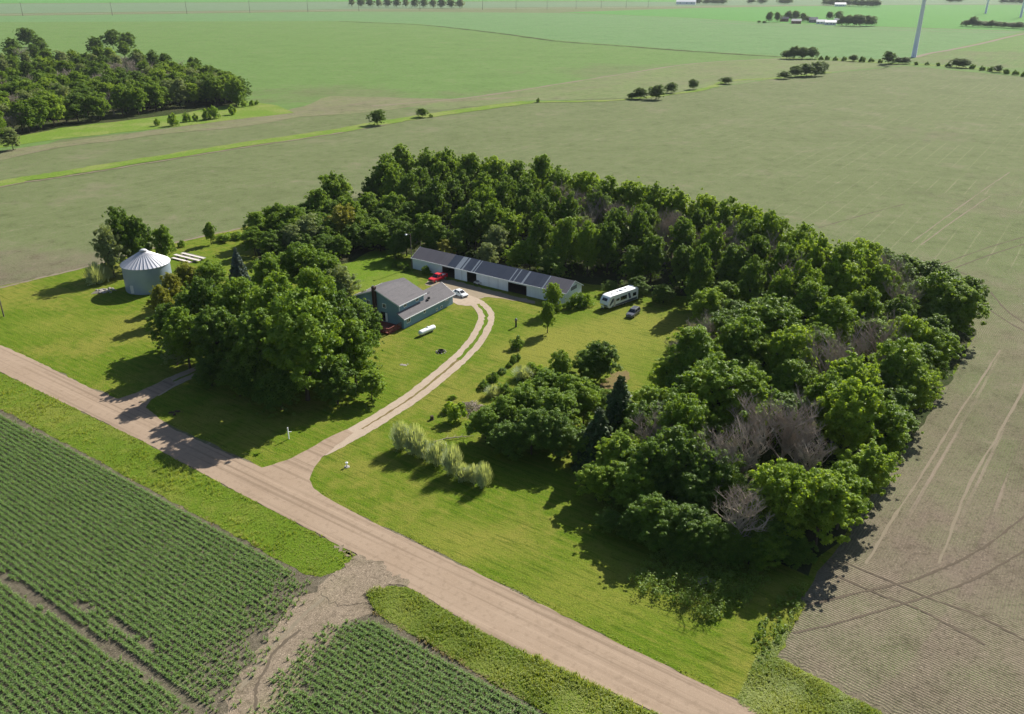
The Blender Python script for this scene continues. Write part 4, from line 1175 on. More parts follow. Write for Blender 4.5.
f0, f1 = np.array(at(-20, 562).xy), np.array(at(200, 708).xy)
g0, g1 = np.array(at(78, 602).xy), np.array(at(168, 655).xy)
tc = [tuple(at(*p).xy) for p in ((340, 590), (300, 625), (262, 668), (232, 730))]


def skip1(P):
    k = seg_dist(P, [tuple(f0), tuple(f1)]) > .55 + vnoise(P, .8) * .35
    k &= (seg_dist(P, [tuple(g0), tuple(g1)]) > .4 + vnoise(P, .8) * .5)
    d = seg_dist(P, tc)
    vn = vnoise(P, .35)
    dens = np.clip((d - 1.8 + vn * 3.2) / 7.5, 0.10, 1)
    return k & (rng.random(len(P)) < dens * .97)


def skip2(P):
    d = seg_dist(P, tc)
    return rng.random(len(P)) < np.clip((d - 1.4 + vnoise(P, .4) * 2.4) / 5.5, 0.10, .95)


corn([at(-120, 352).xy, at(0, 414).xy, at(100, 467).xy, at(195, 519).xy, at(300, 578).xy, at(318, 584).xy, at(250, 690).xy, at(225, 735).xy, at(-60, 735).xy, at(-150, 520).xy], "corn_rows", "dense rows of young green corn across the road from the farmyard", skip1)
corn([at(330, 622).xy, at(374, 620).xy, at(438, 656).xy, at(539, 716).xy, at(570, 738).xy, at(235, 738).xy, at(262, 690).xy, at(296, 648).xy], "corn_rows", "sparser rows of young corn past the bare field track", skip2)


def tuft_field(poly, n, name, label, mat, hlo, hhi, wid=.03, blades_n=4, ns=.35, thr=-1.2, lean=.7):
    P = scatter(poly, n, rng); vn = vnoise(P, ns)
    P = P[vn > thr + rng.uniform(0, .25, len(P))]
    q, t = blades(P, rng, blades_n, hlo, hhi, wid, lean)
    q[:, 2] *= np.repeat(np.clip(.75 + 1.1 * vnoise(q[::4, :2], .3), .35, 1.7), 4)
    t = np.clip(t * .7 + .5 * np.clip(vnoise(q[::4, :2], .22) + .3, 0, 1), 0, 1)
    return tag(link(name, quads_mesh(name, q, t), LEAF[mat]), label, 'grass', kind='stuff')


tuft_field(poly_world(V1[:1] + V1[1:5] + V1[5:]), 60000, "verge_grass", "uncut roadside grass between the corn and the gravel road", 'tall', .25, .62)
tuft_field(poly_world(V2), 36000, "verge_grass", "uncut roadside grass beside the sparser corn", 'tall', .25, .6)
tuft_field(poly_world([(737, 702), (758, 655), (775, 640), (790, 622), (800, 600), (806, 604), (786, 640), (776, 657), (905, 727), (800, 745)]), 16000, "corner_grass", "tall pale green grass at the bare field's corner by the road", 'tall', .25, .55)
FR = [(0, 344), (100, 390), (135, 403), (150, 404), (165, 421), (240, 457), (262, 467), (240, 455), (165, 417), (148, 400), (100, 387), (0, 341)]
tuft_field(poly_world(FR), 6000, "road_fringe", "ragged grass fringe along the road in front of the grain bin lawn", 'tall', .12, .3)
FR2 = [(309, 480), (314, 489), (325, 497), (348, 508.5), (570, 618.5), (763, 713), (770, 712), (572, 615), (350, 505), (328, 494), (317, 487), (312, 479)]
tuft_field(poly_world(FR2), 12000, "road_fringe", "ragged grass fringe along the road before the front lawn", 'tall', .12, .3)
DRY1 = [(195, 516), (100, 464), (0, 411), (-100, 360), (-100, 357), (0, 407), (100, 459), (195, 510), (300, 567), (318, 576), (300, 575)]
tuft_field(poly_world(DRY1), 9000, "dry_grass", "tan dry grass line between corn and verge", 'dry', .2, .5, thr=-.2)
DRY2 = [(372, 614), (378, 611), (438, 645), (541, 707), (600, 745), (590, 748), (541, 714), (438, 653)]
tuft_field(poly_world(DRY2), 6000, "dry_grass", "tan dry grass line at the edge of the sparser corn", 'dry', .2, .5, thr=-.3)


def weeds(poly, n, name, label, mat, hlo, hhi, size=.13):
    P = scatter(poly, n, rng); h = rng.uniform(hlo, hhi, len(P)) * (0.7 + .6 * np.clip(vnoise(P, .25) + .5, 0, 1))
    q, t = clump_leaves(np.column_stack([P, h * .5]), h * .5, 22, size, rng, flat=1.0)
    q[:, 2] = np.maximum(q[:, 2], .02)
    return tag(link(name, quads_mesh(name, q, t), LEAF[mat]), label, 'weeds', kind='stuff')


weeds(poly_world([(628, 580), (650, 558), (690, 545), (730, 548), (765, 560), (770, 580), (745, 606), (712, 622), (680, 606), (645, 598)]), 900, "weed_patch", "tall dark weeds in the shade in front of the wood", 'weed', .5, 1.5)
weeds(poly_world([(752, 640), (765, 610), (790, 590), (806, 585), (800, 606), (780, 640), (760, 668)]), 340, "weed_patch", "leafy weeds at the wood's corner beside the bare field", 'weed', .4, 1.0)
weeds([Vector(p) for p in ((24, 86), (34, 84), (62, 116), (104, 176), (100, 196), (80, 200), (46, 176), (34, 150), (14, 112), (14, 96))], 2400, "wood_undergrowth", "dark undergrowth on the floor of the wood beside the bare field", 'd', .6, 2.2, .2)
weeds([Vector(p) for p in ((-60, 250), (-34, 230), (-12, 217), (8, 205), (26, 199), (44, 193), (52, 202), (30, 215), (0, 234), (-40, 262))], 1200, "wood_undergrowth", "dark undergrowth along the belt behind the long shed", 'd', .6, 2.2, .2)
weeds(poly_world([(165, 372), (260, 420), (330, 412), (385, 385), (380, 360), (300, 380), (230, 368)]), 110, "grove_undergrowth", "low dark undergrowth beneath the shade trees near the road", 'd', .3, 1.0, .15)

# ================================================================== BUILDINGS AND THINGS
def window(parent, mb_frame, mb_pane, frame="white"):
    w = mb_frame.build("window", M[frame], parent); mb_pane.build("pane", M["glass"], w); return w


def win_y(parent, x0, x1, z0, z1, y, out, mull=1):
    """window in a wall facing +-y (out = -1 or 1)"""
    f = MB(); e = .13; t0, t1 = sorted((y - .02 * out, y + .06 * out))
    f.box(x0, x1, t0, t1, z0, z0 + e); f.box(x0, x1, t0, t1, z1 - e, z1)
    f.box(x0, x0 + e, t0, t1, z0 + e, z1 - e); f.box(x1 - e, x1, t0, t1, z0 + e, z1 - e)
    for i in range(mull):
        c = x0 + (x1 - x0) * (i + 1) / (mull + 1); f.box(c - .035, c + .035, t0, t1, z0 + e, z1 - e)
    p0, p1 = sorted((y - .01 * out, y + .03 * out))
    return window(parent, f, MB().box(x0 + e, x1 - e, p0, p1, z0 + e, z1 - e))


def win_x(parent, y0, y1, z0, z1, x, out, mull=1):
    f = MB(); e = .13; t0, t1 = sorted((x - .02 * out, x + .06 * out))
    f.box(t0, t1, y0, y1, z0, z0 + e); f.box(t0, t1, y0, y1, z1 - e, z1)
    f.box(t0, t1, y0, y0 + e, z0 + e, z1 - e); f.box(t0, t1, y1 - e, y1, z0 + e, z1 - e)
    for i in range(mull):
        c = y0 + (y1 - y0) * (i + 1) / (mull + 1); f.box(t0, t1, c - .035, c + .035, z0 + e, z1 - e)
    p0, p1 = sorted((x - .01 * out, x + .03 * out))
    return window(parent, f, MB().box(p0, p1, y0 + e, y1 - e, z0 + e, z1 - e))


# ---- the blue split-level house (local x runs back along the house, -y is the side toward the drive)
HO = at(399.3, 327.6)
house = tag(empty("house", (HO.x - .1, HO.y + .1, 0), R(58)), "blue-sided two-storey house with grey shingle roof and long low wing", "house")
X1, X2, YL, YR, ZE, ZR = 0.35, 9.3, 12.0, 0.0, 5.25, 7.55      # two-storey block
YM = (YL + YR) / 2
w = MB()
w.prism([(YR, 0), (YL, 0), (YL, ZE), (YM, ZR - .12), (YR, ZE)], 'x', X1, X2)
w.build("two_storey_wall", M["siding"], house)
r = MB(); ov = .5; sl_ = (ZR - ZE) / (YM - YR)
r.slab((X1 - ov, YR - ov, ZE - ov * sl_ + .16), (X2 + ov, YR - ov, ZE - ov * sl_ + .16), (X2 + ov, YM, ZR + .16), (X1 - ov, YM, ZR + .16), .15)
r.slab((X1 - ov, YM, ZR + .163), (X2 + ov, YM, ZR + .163), (X2 + ov, YL + ov, ZE - ov * sl_ + .16), (X1 - ov, YL + ov, ZE - ov * sl_ + .16), .15)
roof = r.build("roof", M["shingle"], house)
g = MB(); ze = ZE - ov * sl_
g.box(X1 - ov, X2 + ov, YR - ov - .10, YR - ov - .003, ze - .06, ze + .13)
g.box(X1 - ov, X2 + ov, YL + ov + .003, YL + ov + .10, ze - .06, ze + .13)
for xx in (X1 - ov - .045, X2 + ov + .005):
    for (ya, yb) in ((YR - ov, YM), (YL + ov, YM)):
        g.hexa([(xx, ya, ze - .08), (xx + .04, ya, ze - .08), (xx + .04, yb, ZR - .08), (xx, yb, ZR - .08), (xx, ya, ze + .12), (xx + .04, ya, ze + .12), (xx + .04, yb, ZR + .12), (xx, yb, ZR + .12)])
g.build("gutter", M["white"], roof)
# long single-storey wing
WX1, WX2, WY1, WY2, WZ, WR, WM = -0.1, 18.3, -1.55, 5.6, 2.55, 4.55, 2.0
w = MB()
w.prism([(WY1, 0), (WY2, 0), (WY2, WZ), (WM, WR - .1), (WY1, WZ)], 'x', X2 + .002, WX2)
w.prism([(WY1, 0), (-.002, 0), (-.002, WZ + (WR - WZ) * (-WY1) / (WM - WY1) - .06), (WY1, WZ)], 'x', WX1, X2 + .0)
w.build("wing_wall", M["siding"], house)
s2 = (WR - WZ) / (WM - WY1)
zl = lambda y: WZ + (y - WY1) * s2 + .14
r = MB()
r.slab((X2 + .01, WY1 - .45, zl(WY1 - .45)), (WX2 + .5, WY1 - .45, zl(WY1 - .45)), (WX2 + .5, WM, zl(WM)), (X2 + .01, WM, zl(WM)), .13)
r.slab((X2 + .01, WM, zl(WM) + .003), (WX2 + .5, WM, zl(WM) + .003), (WX2 + .5, WY2 + .45, zl(WM) - (WY2 + .45 - WM) * s2), (X2 + .01, WY2 + .45, zl(WM) - (WY2 + .45 - WM) * s2), .13)
r.slab((WX1 - .4, WY1 - .45, zl(WY1 - .45)), (X2 + .008, WY1 - .45, zl(WY1 - .45)), (X2 + .008, -.004, zl(-.004)), (WX1 - .4, -.004, zl(-.004)), .13)
wr = r.build("wing_roof", M["shingle"], house)
g = MB(); z0 = zl(WY1 - .45)
g.box(WX1 - .4, WX2 + .5, WY1 - .56, WY1 - .455, z0 - .2, z0 - .02)
g.hexa([(WX2 + .505, WY1 - .45, z0 - .2), (WX2 + .545, WY1 - .45, z0 - .2), (WX2 + .545, WM, zl(WM) - .2), (WX2 + .505, WM, zl(WM) - .2), (WX2 + .505, WY1 - .45, z0), (WX2 + .545, WY1 - .45, z0), (WX2 + .545, WM, zl(WM)), (WX2 + .505, WM, zl(WM))])
g.hexa([(WX2 + .505, WY2 + .45, zl(WM) - (WY2 + .45 - WM) * s2 - .2), (WX2 + .545, WY2 + .45, zl(WM) - (WY2 + .45 - WM) * s2 - .2), (WX2 + .545, WM + .002, zl(WM) - .2), (WX2 + .505, WM + .002, zl(WM) - .2),
        (WX2 + .505, WY2 + .45, zl(WM) - (WY2 + .45 - WM) * s2), (WX2 + .545, WY2 + .45, zl(WM) - (WY2 + .45 - WM) * s2), (WX2 + .545, WM + .002, zl(WM)), (WX2 + .505, WM + .002, zl(WM))])
g.build("gutter", M["white"], wr)
for (vx, vy) in ((9.9, -.5), (10.9, -.2)):
    z = zl(vy); MB().box(vx - .22, vx + .22, vy - .22, vy + .22, z - .15, z + .38).build("roof_vent", M["black"], wr, bevel=.03)
MB().tube([(12.5, .9, zl(.9) - .1), (12.5, .9, zl(.9) + .45)], .07, 8).build("vent_pipe", M["ventgrey"], wr)
# windows: gable, upper side, wing
win_x(house, 3.6, 4.7, 3.6, 4.7, X1, -1); win_x(house, 8.2, 9.3, 3.6, 4.7, X1, -1)
win_y(house, 2.0, 3.1, 4.0, 4.95, YR, -1); win_y(house, 6.3, 7.4, 4.0, 4.95, YR, -1)
win_y(house, 0.9, 2.2, .95, 2.1, WY1, -1); win_y(house, 7.0, 7.8, 1.25, 2.05, WY1, -1, 0); win_y(house, 11.6, 12.3, .3, 1.0, WY1, -1, 0); win_y(house, 13.4, 14.2, .3, 1.0, WY1, -1, 0); win_y(house, 15.2, 16.4, 1.6, 2.2, WY1, -1)
d = MB().box(X1 - .07, X1 - .002, 3.3, 5.2, .52, 2.65).build("patio_door", M["glass"], house)
MB().box(X1 - .11, X1 - .075, 3.3, 3.9, .55, 2.6).build("door_panel", M["white"], d)
MB().box(WX2 + .004, WX2 + .06, -.6, 1.9, .02, 2.15).build("garage_door", M["white"], house)
c = MB().box(X1 - .62, X1 - .004, YM + .2, YM + 1.05, 0, ZR + .55).box(X1 - .68, X1 + .05, YM + .14, YM + 1.11, ZR + .56, ZR + .75).build("chimney", M["brick"], house)
MB().box(X1 - .5, X1 - .25, YM + .5, YM + .85, ZR + .752, ZR + 1.0).build("flue", M["ventgrey"], c)
for x in (X1 + .05, X2 - .1):
    MB().box(x - .02, x + .06, YR - .09, YR - .004, 3.75 if x > 1 else 3.7, ZE).build("corner_board", M["white"], house)
# deck in front of the gable
deck = tag(empty("deck", house.location, R(58)), "low reddish-brown wooden deck with railing in front of the blue house", "deck")
b = MB()
for i in range(28):
    x = -4.6 + i * .17; b.box(x, x + .155, -.9, 6.8, .40, .45)
b.build("deck_boards", M["redwood"], deck)
MB().box(-4.6, .12, -.88, -.84, .12, .398).box(-4.58, -4.54, -.83, 6.78, .12, .398).build("skirt_board", M["redwood"], deck)
pp = [(-4.5, -.85), (-2.9, -.85), (-1.3, -.85), (.05, -.85), (-4.5, 1.0), (-4.5, 2.9), (-4.5, 4.8), (-4.5, 6.7)]
for x, y in pp: MB().box(x - .05, x + .05, y - .05, y + .05, 0, 1.42).build("post", M["redwood"], deck)
r = MB()
for z in (.62, .86, 1.10): r.box(-4.55, .1, -.925, -.903, z, z + .13); r.box(-4.575, -4.553, -.85, 6.75, z, z + .13)
r.box(-4.6, .12, -.97, -.79, 1.422, 1.47); r.box(-4.62, -4.42, -.78, 6.8, 1.422, 1.47)
r.build("railing", M["redwood"], deck)
# propane tank
pa, pb = at(418.6, 337.2), at(435.5, 329.8)
tank = tag(empty("propane_tank", ((pa.x + pb.x) / 2, (pa.y + pb.y) / 2, 0), math.atan2(pb.y - pa.y, pb.x - pa.x)), "long white horizontal propane tank on the lawn beside the blue house", "tank")
prof = [(.02, -2.45), (.25, -2.42), (.42, -2.3), (.53, -2.1), (.56, -1.85), (.56, 1.85), (.53, 2.1), (.42, 2.3), (.25, 2.42), (.02, 2.45)]
MB().lathe(prof, 20, (0, 0, .82), 'x').build("tank_body", M["white"], tank, True)
for x in (-1.3, 1.3): MB().prism([(-.4, 0), (.4, 0), (.46, .62), (.2, .40), (-.2, .40), (-.46, .62)], 'x', x - .12, x + .12).build("saddle", M["greywood"], tank)
MB().lathe([(.17, 0), (.19, .05), (.19, .2), (.14, .27), (.02, .3)], 12, (.2, 0, 1.35)).build("valve_dome", M["white"], tank, True)

# ---- long white shed
BL, BW_, BE, BR = 47.6, 7.4, 2.95, 4.95
A = at(412.9, 268.6); Bq = at(562, 304.4)
bang = math.atan2(Bq.y - A.y, Bq.x - A.x)
shed = tag(empty("long_shed", (A.x, A.y, 0), bang), "long white shed with dark blue metal roof and three open doorways", "shed")
doors = [(10.1, 14.3, 2.65), (18.2, 21.3, 2.75), (31.0, 36.6, 2.5)]
w = MB(); x = 0.0; t = .15
for a, b_, h in doors + [(BL, BL, 0)]:
    w.box(x, a, 0, t, 0, BE)
    if h: w.box(a, b_, 0, t, h, BE)
    x = b_
w.box(0, BL, BW_ - t, BW_, 0, BE)
w.box(BL - t, BL, t, BW_ - t, 0, BE); w.box(0, t, t, BW_ - t, 0, BE)
for x in (0, BL - t): w.prism([(0, BE), (BW_, BE), (BW_ / 2, BR - .1)], 'x', x, x + t)
for x in (8.5, 17.0, 25.0, 38.5): MB().box(x, x + t, t + .01, BW_ - t - .08, .08, BE).build("partition", M["pole"], shed)  # dark tone stands in for the shade indoors
w.build("wall", M["siding_light"], shed)
MB().box(t + .002, BL - t - .002, BW_ - t - .06, BW_ - t - .003, .03, BE - .05).build("shade_lining", M["pole"], shed)  # added dark sheet, makes the doorways look deep in shade
MB().box(t + .003, BL - t - .003, t + .003, BW_ - t - .07, .03, .075).build("shaded_earth_floor", M["bark"], shed)  # earth floor, coloured darker for the shade indoors
sl3 = (BR - BE) / (BW_ / 2)


def barn_roof(xa, xb, name, mat, lift=0.0):
    r = MB(); zo = lambda y: BE + min(y, BW_ - y) * sl3 + .12 + lift
    r.slab((xa, -.3, zo(-.3)), (xb, -.3, zo(-.3)), (xb, BW_ / 2, zo(BW_ / 2)), (xa, BW_ / 2, zo(BW_ / 2)), .08)
    r.slab((xa, BW_ / 2, zo(BW_ / 2) + .002), (xb, BW_ / 2, zo(BW_ / 2) + .002), (xb, BW_ + .3, zo(-.3)), (xa, BW_ + .3, zo(-.3)), .08)
    return r.build(name, M[mat], shed)


barn_roof(-.3, 11.9, "roof", "barnroof_old"); barn_roof(11.902, 41.5, "roof", "barnroof"); barn_roof(41.502, BL + .3, "roof", "barnroof_old")


def sky_panel(x, wd):
    zo = lambda y: BE + y * sl3 + .135
    MB().slab((x, -.28, zo(-.28)), (x + wd, -.28, zo(-.28)), (x + wd, BW_ / 2 - .1, zo(BW_ / 2 - .1)), (x, BW_ / 2 - .1, zo(BW_ / 2 - .1)), .012).build("skylight_panel", M["skylight"], shed)


for x, wd in ((14.6, 1.5), (16.5, .5), (19.6, .45), (20.5, .25), (31.4, .3), (32.6, .3), (35.0, .55), (41.0, .35)): sky_panel(x, wd)
fb = MB()
for a, b_, h in doors:
    fb.box(a - .14, a - .002, -.05, -.004, 0, h + .12); fb.box(b_ + .002, b_ + .14, -.05, -.004, 0, h + .12); fb.box(a, b_, -.05, -.004, h + .004, h + .12)
fb.box(-.3, BL + .3, -.36, -.305, BE - .13, BE + .09)
fb.build("door_trim", M["barnwhite"], shed)
for x in (16.6, 25.2, 28.0): MB().box(x, x + .06, -.03, -.004, 0, 2.8).build("wall_seam", M["vent" "grey"], shed)
MB().box(BL + .004, BL + .05, 2.5, 4.9, 2.85, 3.75).box(BL + .005, BL + .07, 2.4, 2.5, 2.8, 3.8).box(BL + .005, BL + .07, 4.9, 5.0, 2.8, 3.8).build("gable_louver", M["ventgrey"], shed)
g = MB()
for s in (0, 1):
    ya, yb = (-.32, BW_ / 2) if s == 0 else (BW_ + .32, BW_ / 2)
    za, zb = BE - .3 * sl3 + .02, BR + .10
    for x in (BL + .303, -.343): g.hexa([(x, ya, za - .1), (x + .04, ya, za - .1), (x + .04, yb, zb - .1), (x, yb, zb - .1), (x, ya, za + .1), (x + .04, ya, za + .1), (x + .04, yb, zb + .1), (x, yb, zb + .1)])
g.build("gable_trim", M["barnwhite"], shed)

# ---- grain bin
BC = Vector((-90.5, 196.2, 0))
gb = tag(empty("grain_bin", BC, 0), "round galvanized steel grain bin with ribbed conical roof at the field edge", "grain bin")
rb, he, hp = 5.55, 6.5, 9.7
prof = [(rb, 0)]
nz = 48
for i in range(nz): prof += [(rb + (.035 if i % 2 else 0), he * (i + .5) / nz)]
prof += [(rb, he)]
MB().lathe(prof, 72).build("bin_wall", M["galv"], gb, True)
MB().lathe([(rb + .25, he - .05), (.75, hp - .35), (.72, hp - .33)], 60).build("bin_roof", M["galvroof"], gb)
rbm = MB()
for i in range(36):
    a = 2 * math.pi * i / 36; n_ = Vector((math.cos(a), math.sin(a), 0))
    rbm.tube([n_ * (rb + .27) + Vector((0, 0, he + .03)), n_ * .8 + Vector((0, 0, hp - .3))], [.075, .04], 5)
rbm.build("roof_rib", M["galvroof"], gb)
MB().lathe([(.78, hp - .36), (.8, hp - .05), (.95, hp - .04), (.5, hp + .22), (.03, hp + .3)], 24).build("roof_cap", M["galvroof"], gb, True)
a = R(-110); MB().box(-.55, .55, -.06, .08, .3, 2.3).build("bin_door", M["galvroof"], gb).location = (math.cos(a) * (rb + .03), math.sin(a) * (rb + .03), 0)
gb.children[-1].rotation_euler = (0, 0, a + math.pi / 2)
ld = MB(); a = R(160); c = Vector((math.cos(a), math.sin(a), 0)); tt = Vector((-c.y, c.x, 0))
for s in (-.22, .22): ld.tube([c * (rb + .15) + tt * s + Vector((0, 0, .5)), c * (rb + .15) + tt * s + Vector((0, 0, he))], .03, 5)
for i in range(18): ld.tube([c * (rb + .15) + tt * -.22 + Vector((0, 0, .6 + i * .33)), c * (rb + .15) + tt * .22 + Vector((0, 0, .6 + i * .33))], .02, 4)
ld.build("ladder", M["chrome"], gb)

# ---- vehicles
def wheel(parent, x, y, r, w_):
    t = MB().lathe([(r * .6, -w_ / 2), (r * .93, -w_ / 2), (r, -w_ * .36), (r, w_ * .36), (r * .93, w_ / 2), (r * .6, w_ / 2)], 18, (0, 0, 0), 'y').build("wheel", M["black"], parent, True)
    t.location = (x, y, r)
    MB().lathe([(r * .58, -w_ / 2 - .008), (r * .5, -w_ / 2 - .012), (r * .2, -w_ / 2 + .02 - .04)] + [(r * .2, w_ / 2 + .02), (r * .5, w_ / 2 + .012), (r * .58, w_ / 2 + .008)], 14, (0, 0, 0), 'y').build("rim", M["chrome"], t)


def shell(sections):
    """body through cross sections (x, half width low, z low, half width belt, z belt, half width top, z top)"""
    mb = MB(); vs = []
    for x, wl, zl_, wb, zb, wt, zt in sections:
        vs += [(x, -wl, zl_), (x, -wb, zb), (x, -wt, zt), (x, wt, zt), (x, wb, zb), (x, wl, zl_)]
    fs = []
    for i in range(len(sections) - 1):
        for j in range(6):
            fs.append((i * 6 + j, i * 6 + (j + 1) % 6, i * 6 + 6 + (j + 1) % 6, i * 6 + 6 + j))
    n = len(sections) - 1
    fs += [tuple(range(6)), tuple(range(n * 6 + 5, n * 6 - 1, -1))]
    return mb.add(vs, fs)


def glasshouse(parent, paint, x0, x1, x2, x3, w0, w1, zb, zt, glass_name="window"):
    """cabin: base x0..x3, roof x1..x2 (front is +x); glass panels proud of the painted cabin"""
    P = [(x0, -w0, zb), (x3, -w0, zb), (x3, w0, zb), (x0, w0, zb), (x1, -w1, zt), (x2, -w1, zt), (x2, w1, zt), (x1, w1, zt)]
    cab = MB().hexa(P).build("cabin", paint, parent, bevel=.05)

    def pane(a, b, c, d, nm):
        a, b, c, d = map(Vector, (a, b, c, d)); ctr = (a + b + c + d) / 4
        n_ = (b - a).cross(d - a).normalized()
        if n_.dot(ctr - Vector(((x0 + x3) / 2, 0, (zb + zt) / 2))) < 0: n_ = -n_
        q = [ctr + (p - ctr) * .84 + n_ * .012 for p in (a, b, c, d)]
        MB().hexa([p - n_ * .02 for p in q] + q).build(nm, M["glass"], cab)
    pane(P[1], P[2], P[6], P[5], "windscreen"); pane(P[0], P[3], P[7], P[4], "rear_window")
    for s in (0, 1):
        b0, b1, t0, t1 = (P[0], P[1], P[4], P[5]) if s == 0 else (P[3], P[2], P[7], P[6])
        lerp = lambda a, b, t: tuple(Vector(a).lerp(Vector(b), t))
        pane(lerp(b0, b1, .02), lerp(b0, b1, .48), lerp(t0, t1, .48), lerp(t0, t1, .02), "side_window")
        pane(lerp(b0, b1, .52), lerp(b0, b1, .98), lerp(t0, t1, .98), lerp(t0, t1, .52), "side_window")
    return cab


def lights(parent, xf, xr, y, z):
    for s in (-1, 1):
        MB().box(xf - .05, xf + .02, s * y - .16, s * y + .16, z - .09, z + .09).build("headlight", M["lampwhite"], parent, bevel=.02)
        MB().box(xr - .02, xr + .05, s * y - .13, s * y + .13, z - .02, z + .22).build("tail_light", M["tail"], parent, bevel=.02)


# red pickup
pk = tag(empty("pickup_truck", (-18.95, 201.55, 0), R(234)), "red pickup truck with open pale bed parked at the shed's first doorway", "pickup truck")
shell([(2.78, .82, .42, .86, .75, .78, .98), (2.55, .93, .38, .97, .78, .88, 1.08), (.95, .96, .36, 1.0, .85, .92, 1.16), (-.95, .96, .36, 1.0, .88, .95, 1.14), (-.95, .96, .36, 1.0, .86, .97, 1.04), (-2.75, .95, .42, .99, .86, .95, 1.04)]).build("body", M["red"], pk, bevel=.03)
sb = MB()
for s in (-1, 1): sb.box(-2.78, -.98, s * .96 - .05, s * .96 + .05, 1.035, 1.30)
sb.box(-2.80, -2.70, -.9, .9, 1.035, 1.30)
sb.build("bed_side", M["red"], pk, bevel=.02)
MB().box(-2.68, -1.0, -.9, .9, 1.045, 1.10).build("bed_liner", M["paleboard"], pk)
MB().box(-1.5, -1.02, -.88, .88, 1.105, 1.42).build("tool_box", M["silver"], pk, bevel=.03)
glasshouse(pk, M["red"], -.93, -.72, .55, 1.25, .93, .74, 1.12, 1.86)
for x in (1.85, -1.75):
    for s in (-1, 1): wheel(pk, x, s * .88, .39, .26)
MB().box(2.72, 2.88, -.9, .9, .42, .62).build("bumper", M["chrome"], pk, bevel=.03); MB().box(-2.92, -2.78, -.9, .9, .45, .62).build("bumper", M["chrome"], pk, bevel=.03)
MB().box(2.76, 2.82, -.5, .5, .66, .92).build("grille", M["black"], pk)
lights(pk, 2.72, -2.80, .72, .82)
# white car
wc = tag(empty("white_car", (-12.6, 190.4, 0), R(-48)), "white car parked at the far end of the blue house", "car")
shell([(2.22, .70, .32, .74, .52, .62, .66), (2.0, .84, .24, .88, .6, .78, .76), (1.1, .87, .22, .9, .66, .82, .88), (-1.6, .87, .22, .9, .7, .84, .96), (-2.1, .84, .26, .87, .68, .78, .95), (-2.25, .74, .36, .78, .66, .70, .86)]).build("body", M["silver"], wc, bevel=.03)
glasshouse(wc, M["silver"], -1.75, -1.05, .25, 1.2, .83, .60, .90, 1.42)
for x in (1.38, -1.35):
    for s in (-1, 1): wheel(wc, x, s * .79, .32, .21)
lights(wc, 2.18, -2.24, .55, .62)
MB().box(2.16, 2.28, -.72, .72, .30, .44).build("bumper", M["black"], wc, bevel=.03)
# charcoal SUV
su = tag(empty("grey_suv", (27.75, 177.25, 0), R(239)), "dark grey sport utility vehicle parked on grass beside the travel trailer", "suv")
shell([(2.3, .72, .40, .76, .66, .66, .84), (2.1, .88, .34, .92, .72, .82, .96), (1.05, .90, .32, .94, .8, .86, 1.06), (-2.0, .90, .32, .94, .82, .88, 1.10), (-2.32, .82, .42, .86, .80, .80, 1.06)]).build("body", M["greycar"], su, bevel=.03)
glasshouse(su, M["greycar"], -2.2, -1.95, .3, 1.15, .87, .68, 1.05, 1.66)
for x in (1.42, -1.4):
    for s in (-1, 1): wheel(su, x, s * .82, .36, .24)
lights(su, 2.26, -2.30, .58, .78)
MB().box(2.26, 2.36, -.76, .76, .36, .54).build("bumper", M["ventgrey"], su, bevel=.03)
for s in (-1, 1): MB().box(-1.7, .1, s * .55 - .025, s * .55 + .025, 1.67, 1.73).build("roof_rail", M["chrome"], su)

# ---- travel trailer
tr = tag(empty("travel_trailer", (25.35, 184.35, 0), R(221.3)), "white and blue travel trailer parked at the end of the mown yard", "trailer")
tl_, tw = 5.25, 1.3
prof = [(-tl_, .55), (tl_ - .5, .55), (tl_ - .1, .85), (tl_ + .12, 1.35), (tl_ - .05, 2.2), (tl_ - .75, 3.15), (tl_ - 1.4, 3.34), (-tl_ + .15, 3.34), (-tl_, 3.15)]
body = MB().prism(prof, 'y', -tw, tw).build("body", M["white"], tr, bevel=.05)
MB().box(-tl_ + .1, tl_ - 1.5, -tw + .1, tw - .1, 3.338, 3.37).build("roof_membrane", M["white"], tr)
for x, y in ((.9, .1), (-2.2, -.2), (3.0, .3)): MB().box(x - .2, x + .2, y - .2, y + .2, 3.372, 3.5).build("roof_vent", M["ventgrey"], tr, bevel=.03)
MB().box(-.9, -.1, -.35, .35, 3.373, 3.67).build("air_conditioner", M["white"], tr, bevel=.06)
for sy in (1, -1):     # decals and windows on both long sides
    y0, y1 = (tw + .004, tw + .02) if sy > 0 else (-tw - .02, -tw - .004)
    MB().prism([(-4.9, .62), (4.2, .62), (3.6, .95), (-4.9, 1.2)], 'y', y0, y1).build("lower_stripe", M["decal"], tr)
    MB().prism([(4.6, 1.0), (4.75, 1.35), (3.9, 2.6), (3.2, 2.75), (3.5, 1.9)], 'y', y0, y1).build("swoosh", M["decal"], tr)
    MB().prism([(-2.0, 1.35), (-1.5, 2.8), (-2.2, 2.8), (-2.75, 1.35)], 'y', y0, y1).build("swoosh", M["decal"], tr)
    for a, b_, z0, z1 in ((1.4, 2.5, 1.75, 2.35), (-1.2, 1.05, 1.55, 2.55), (-4.5, -3.3, 1.6, 2.45)):
        MB().box(a, b_, min(y0, y1) - (.0 if sy > 0 else .012), max(y0, y1) + (.012 if sy > 0 else 0), z0, z1).build("window", M["glass"], tr, bevel=.006)
MB().box(2.75, 3.4, tw + .006, tw + .03, .62, 2.45).build("door", M["paleboard"], tr)
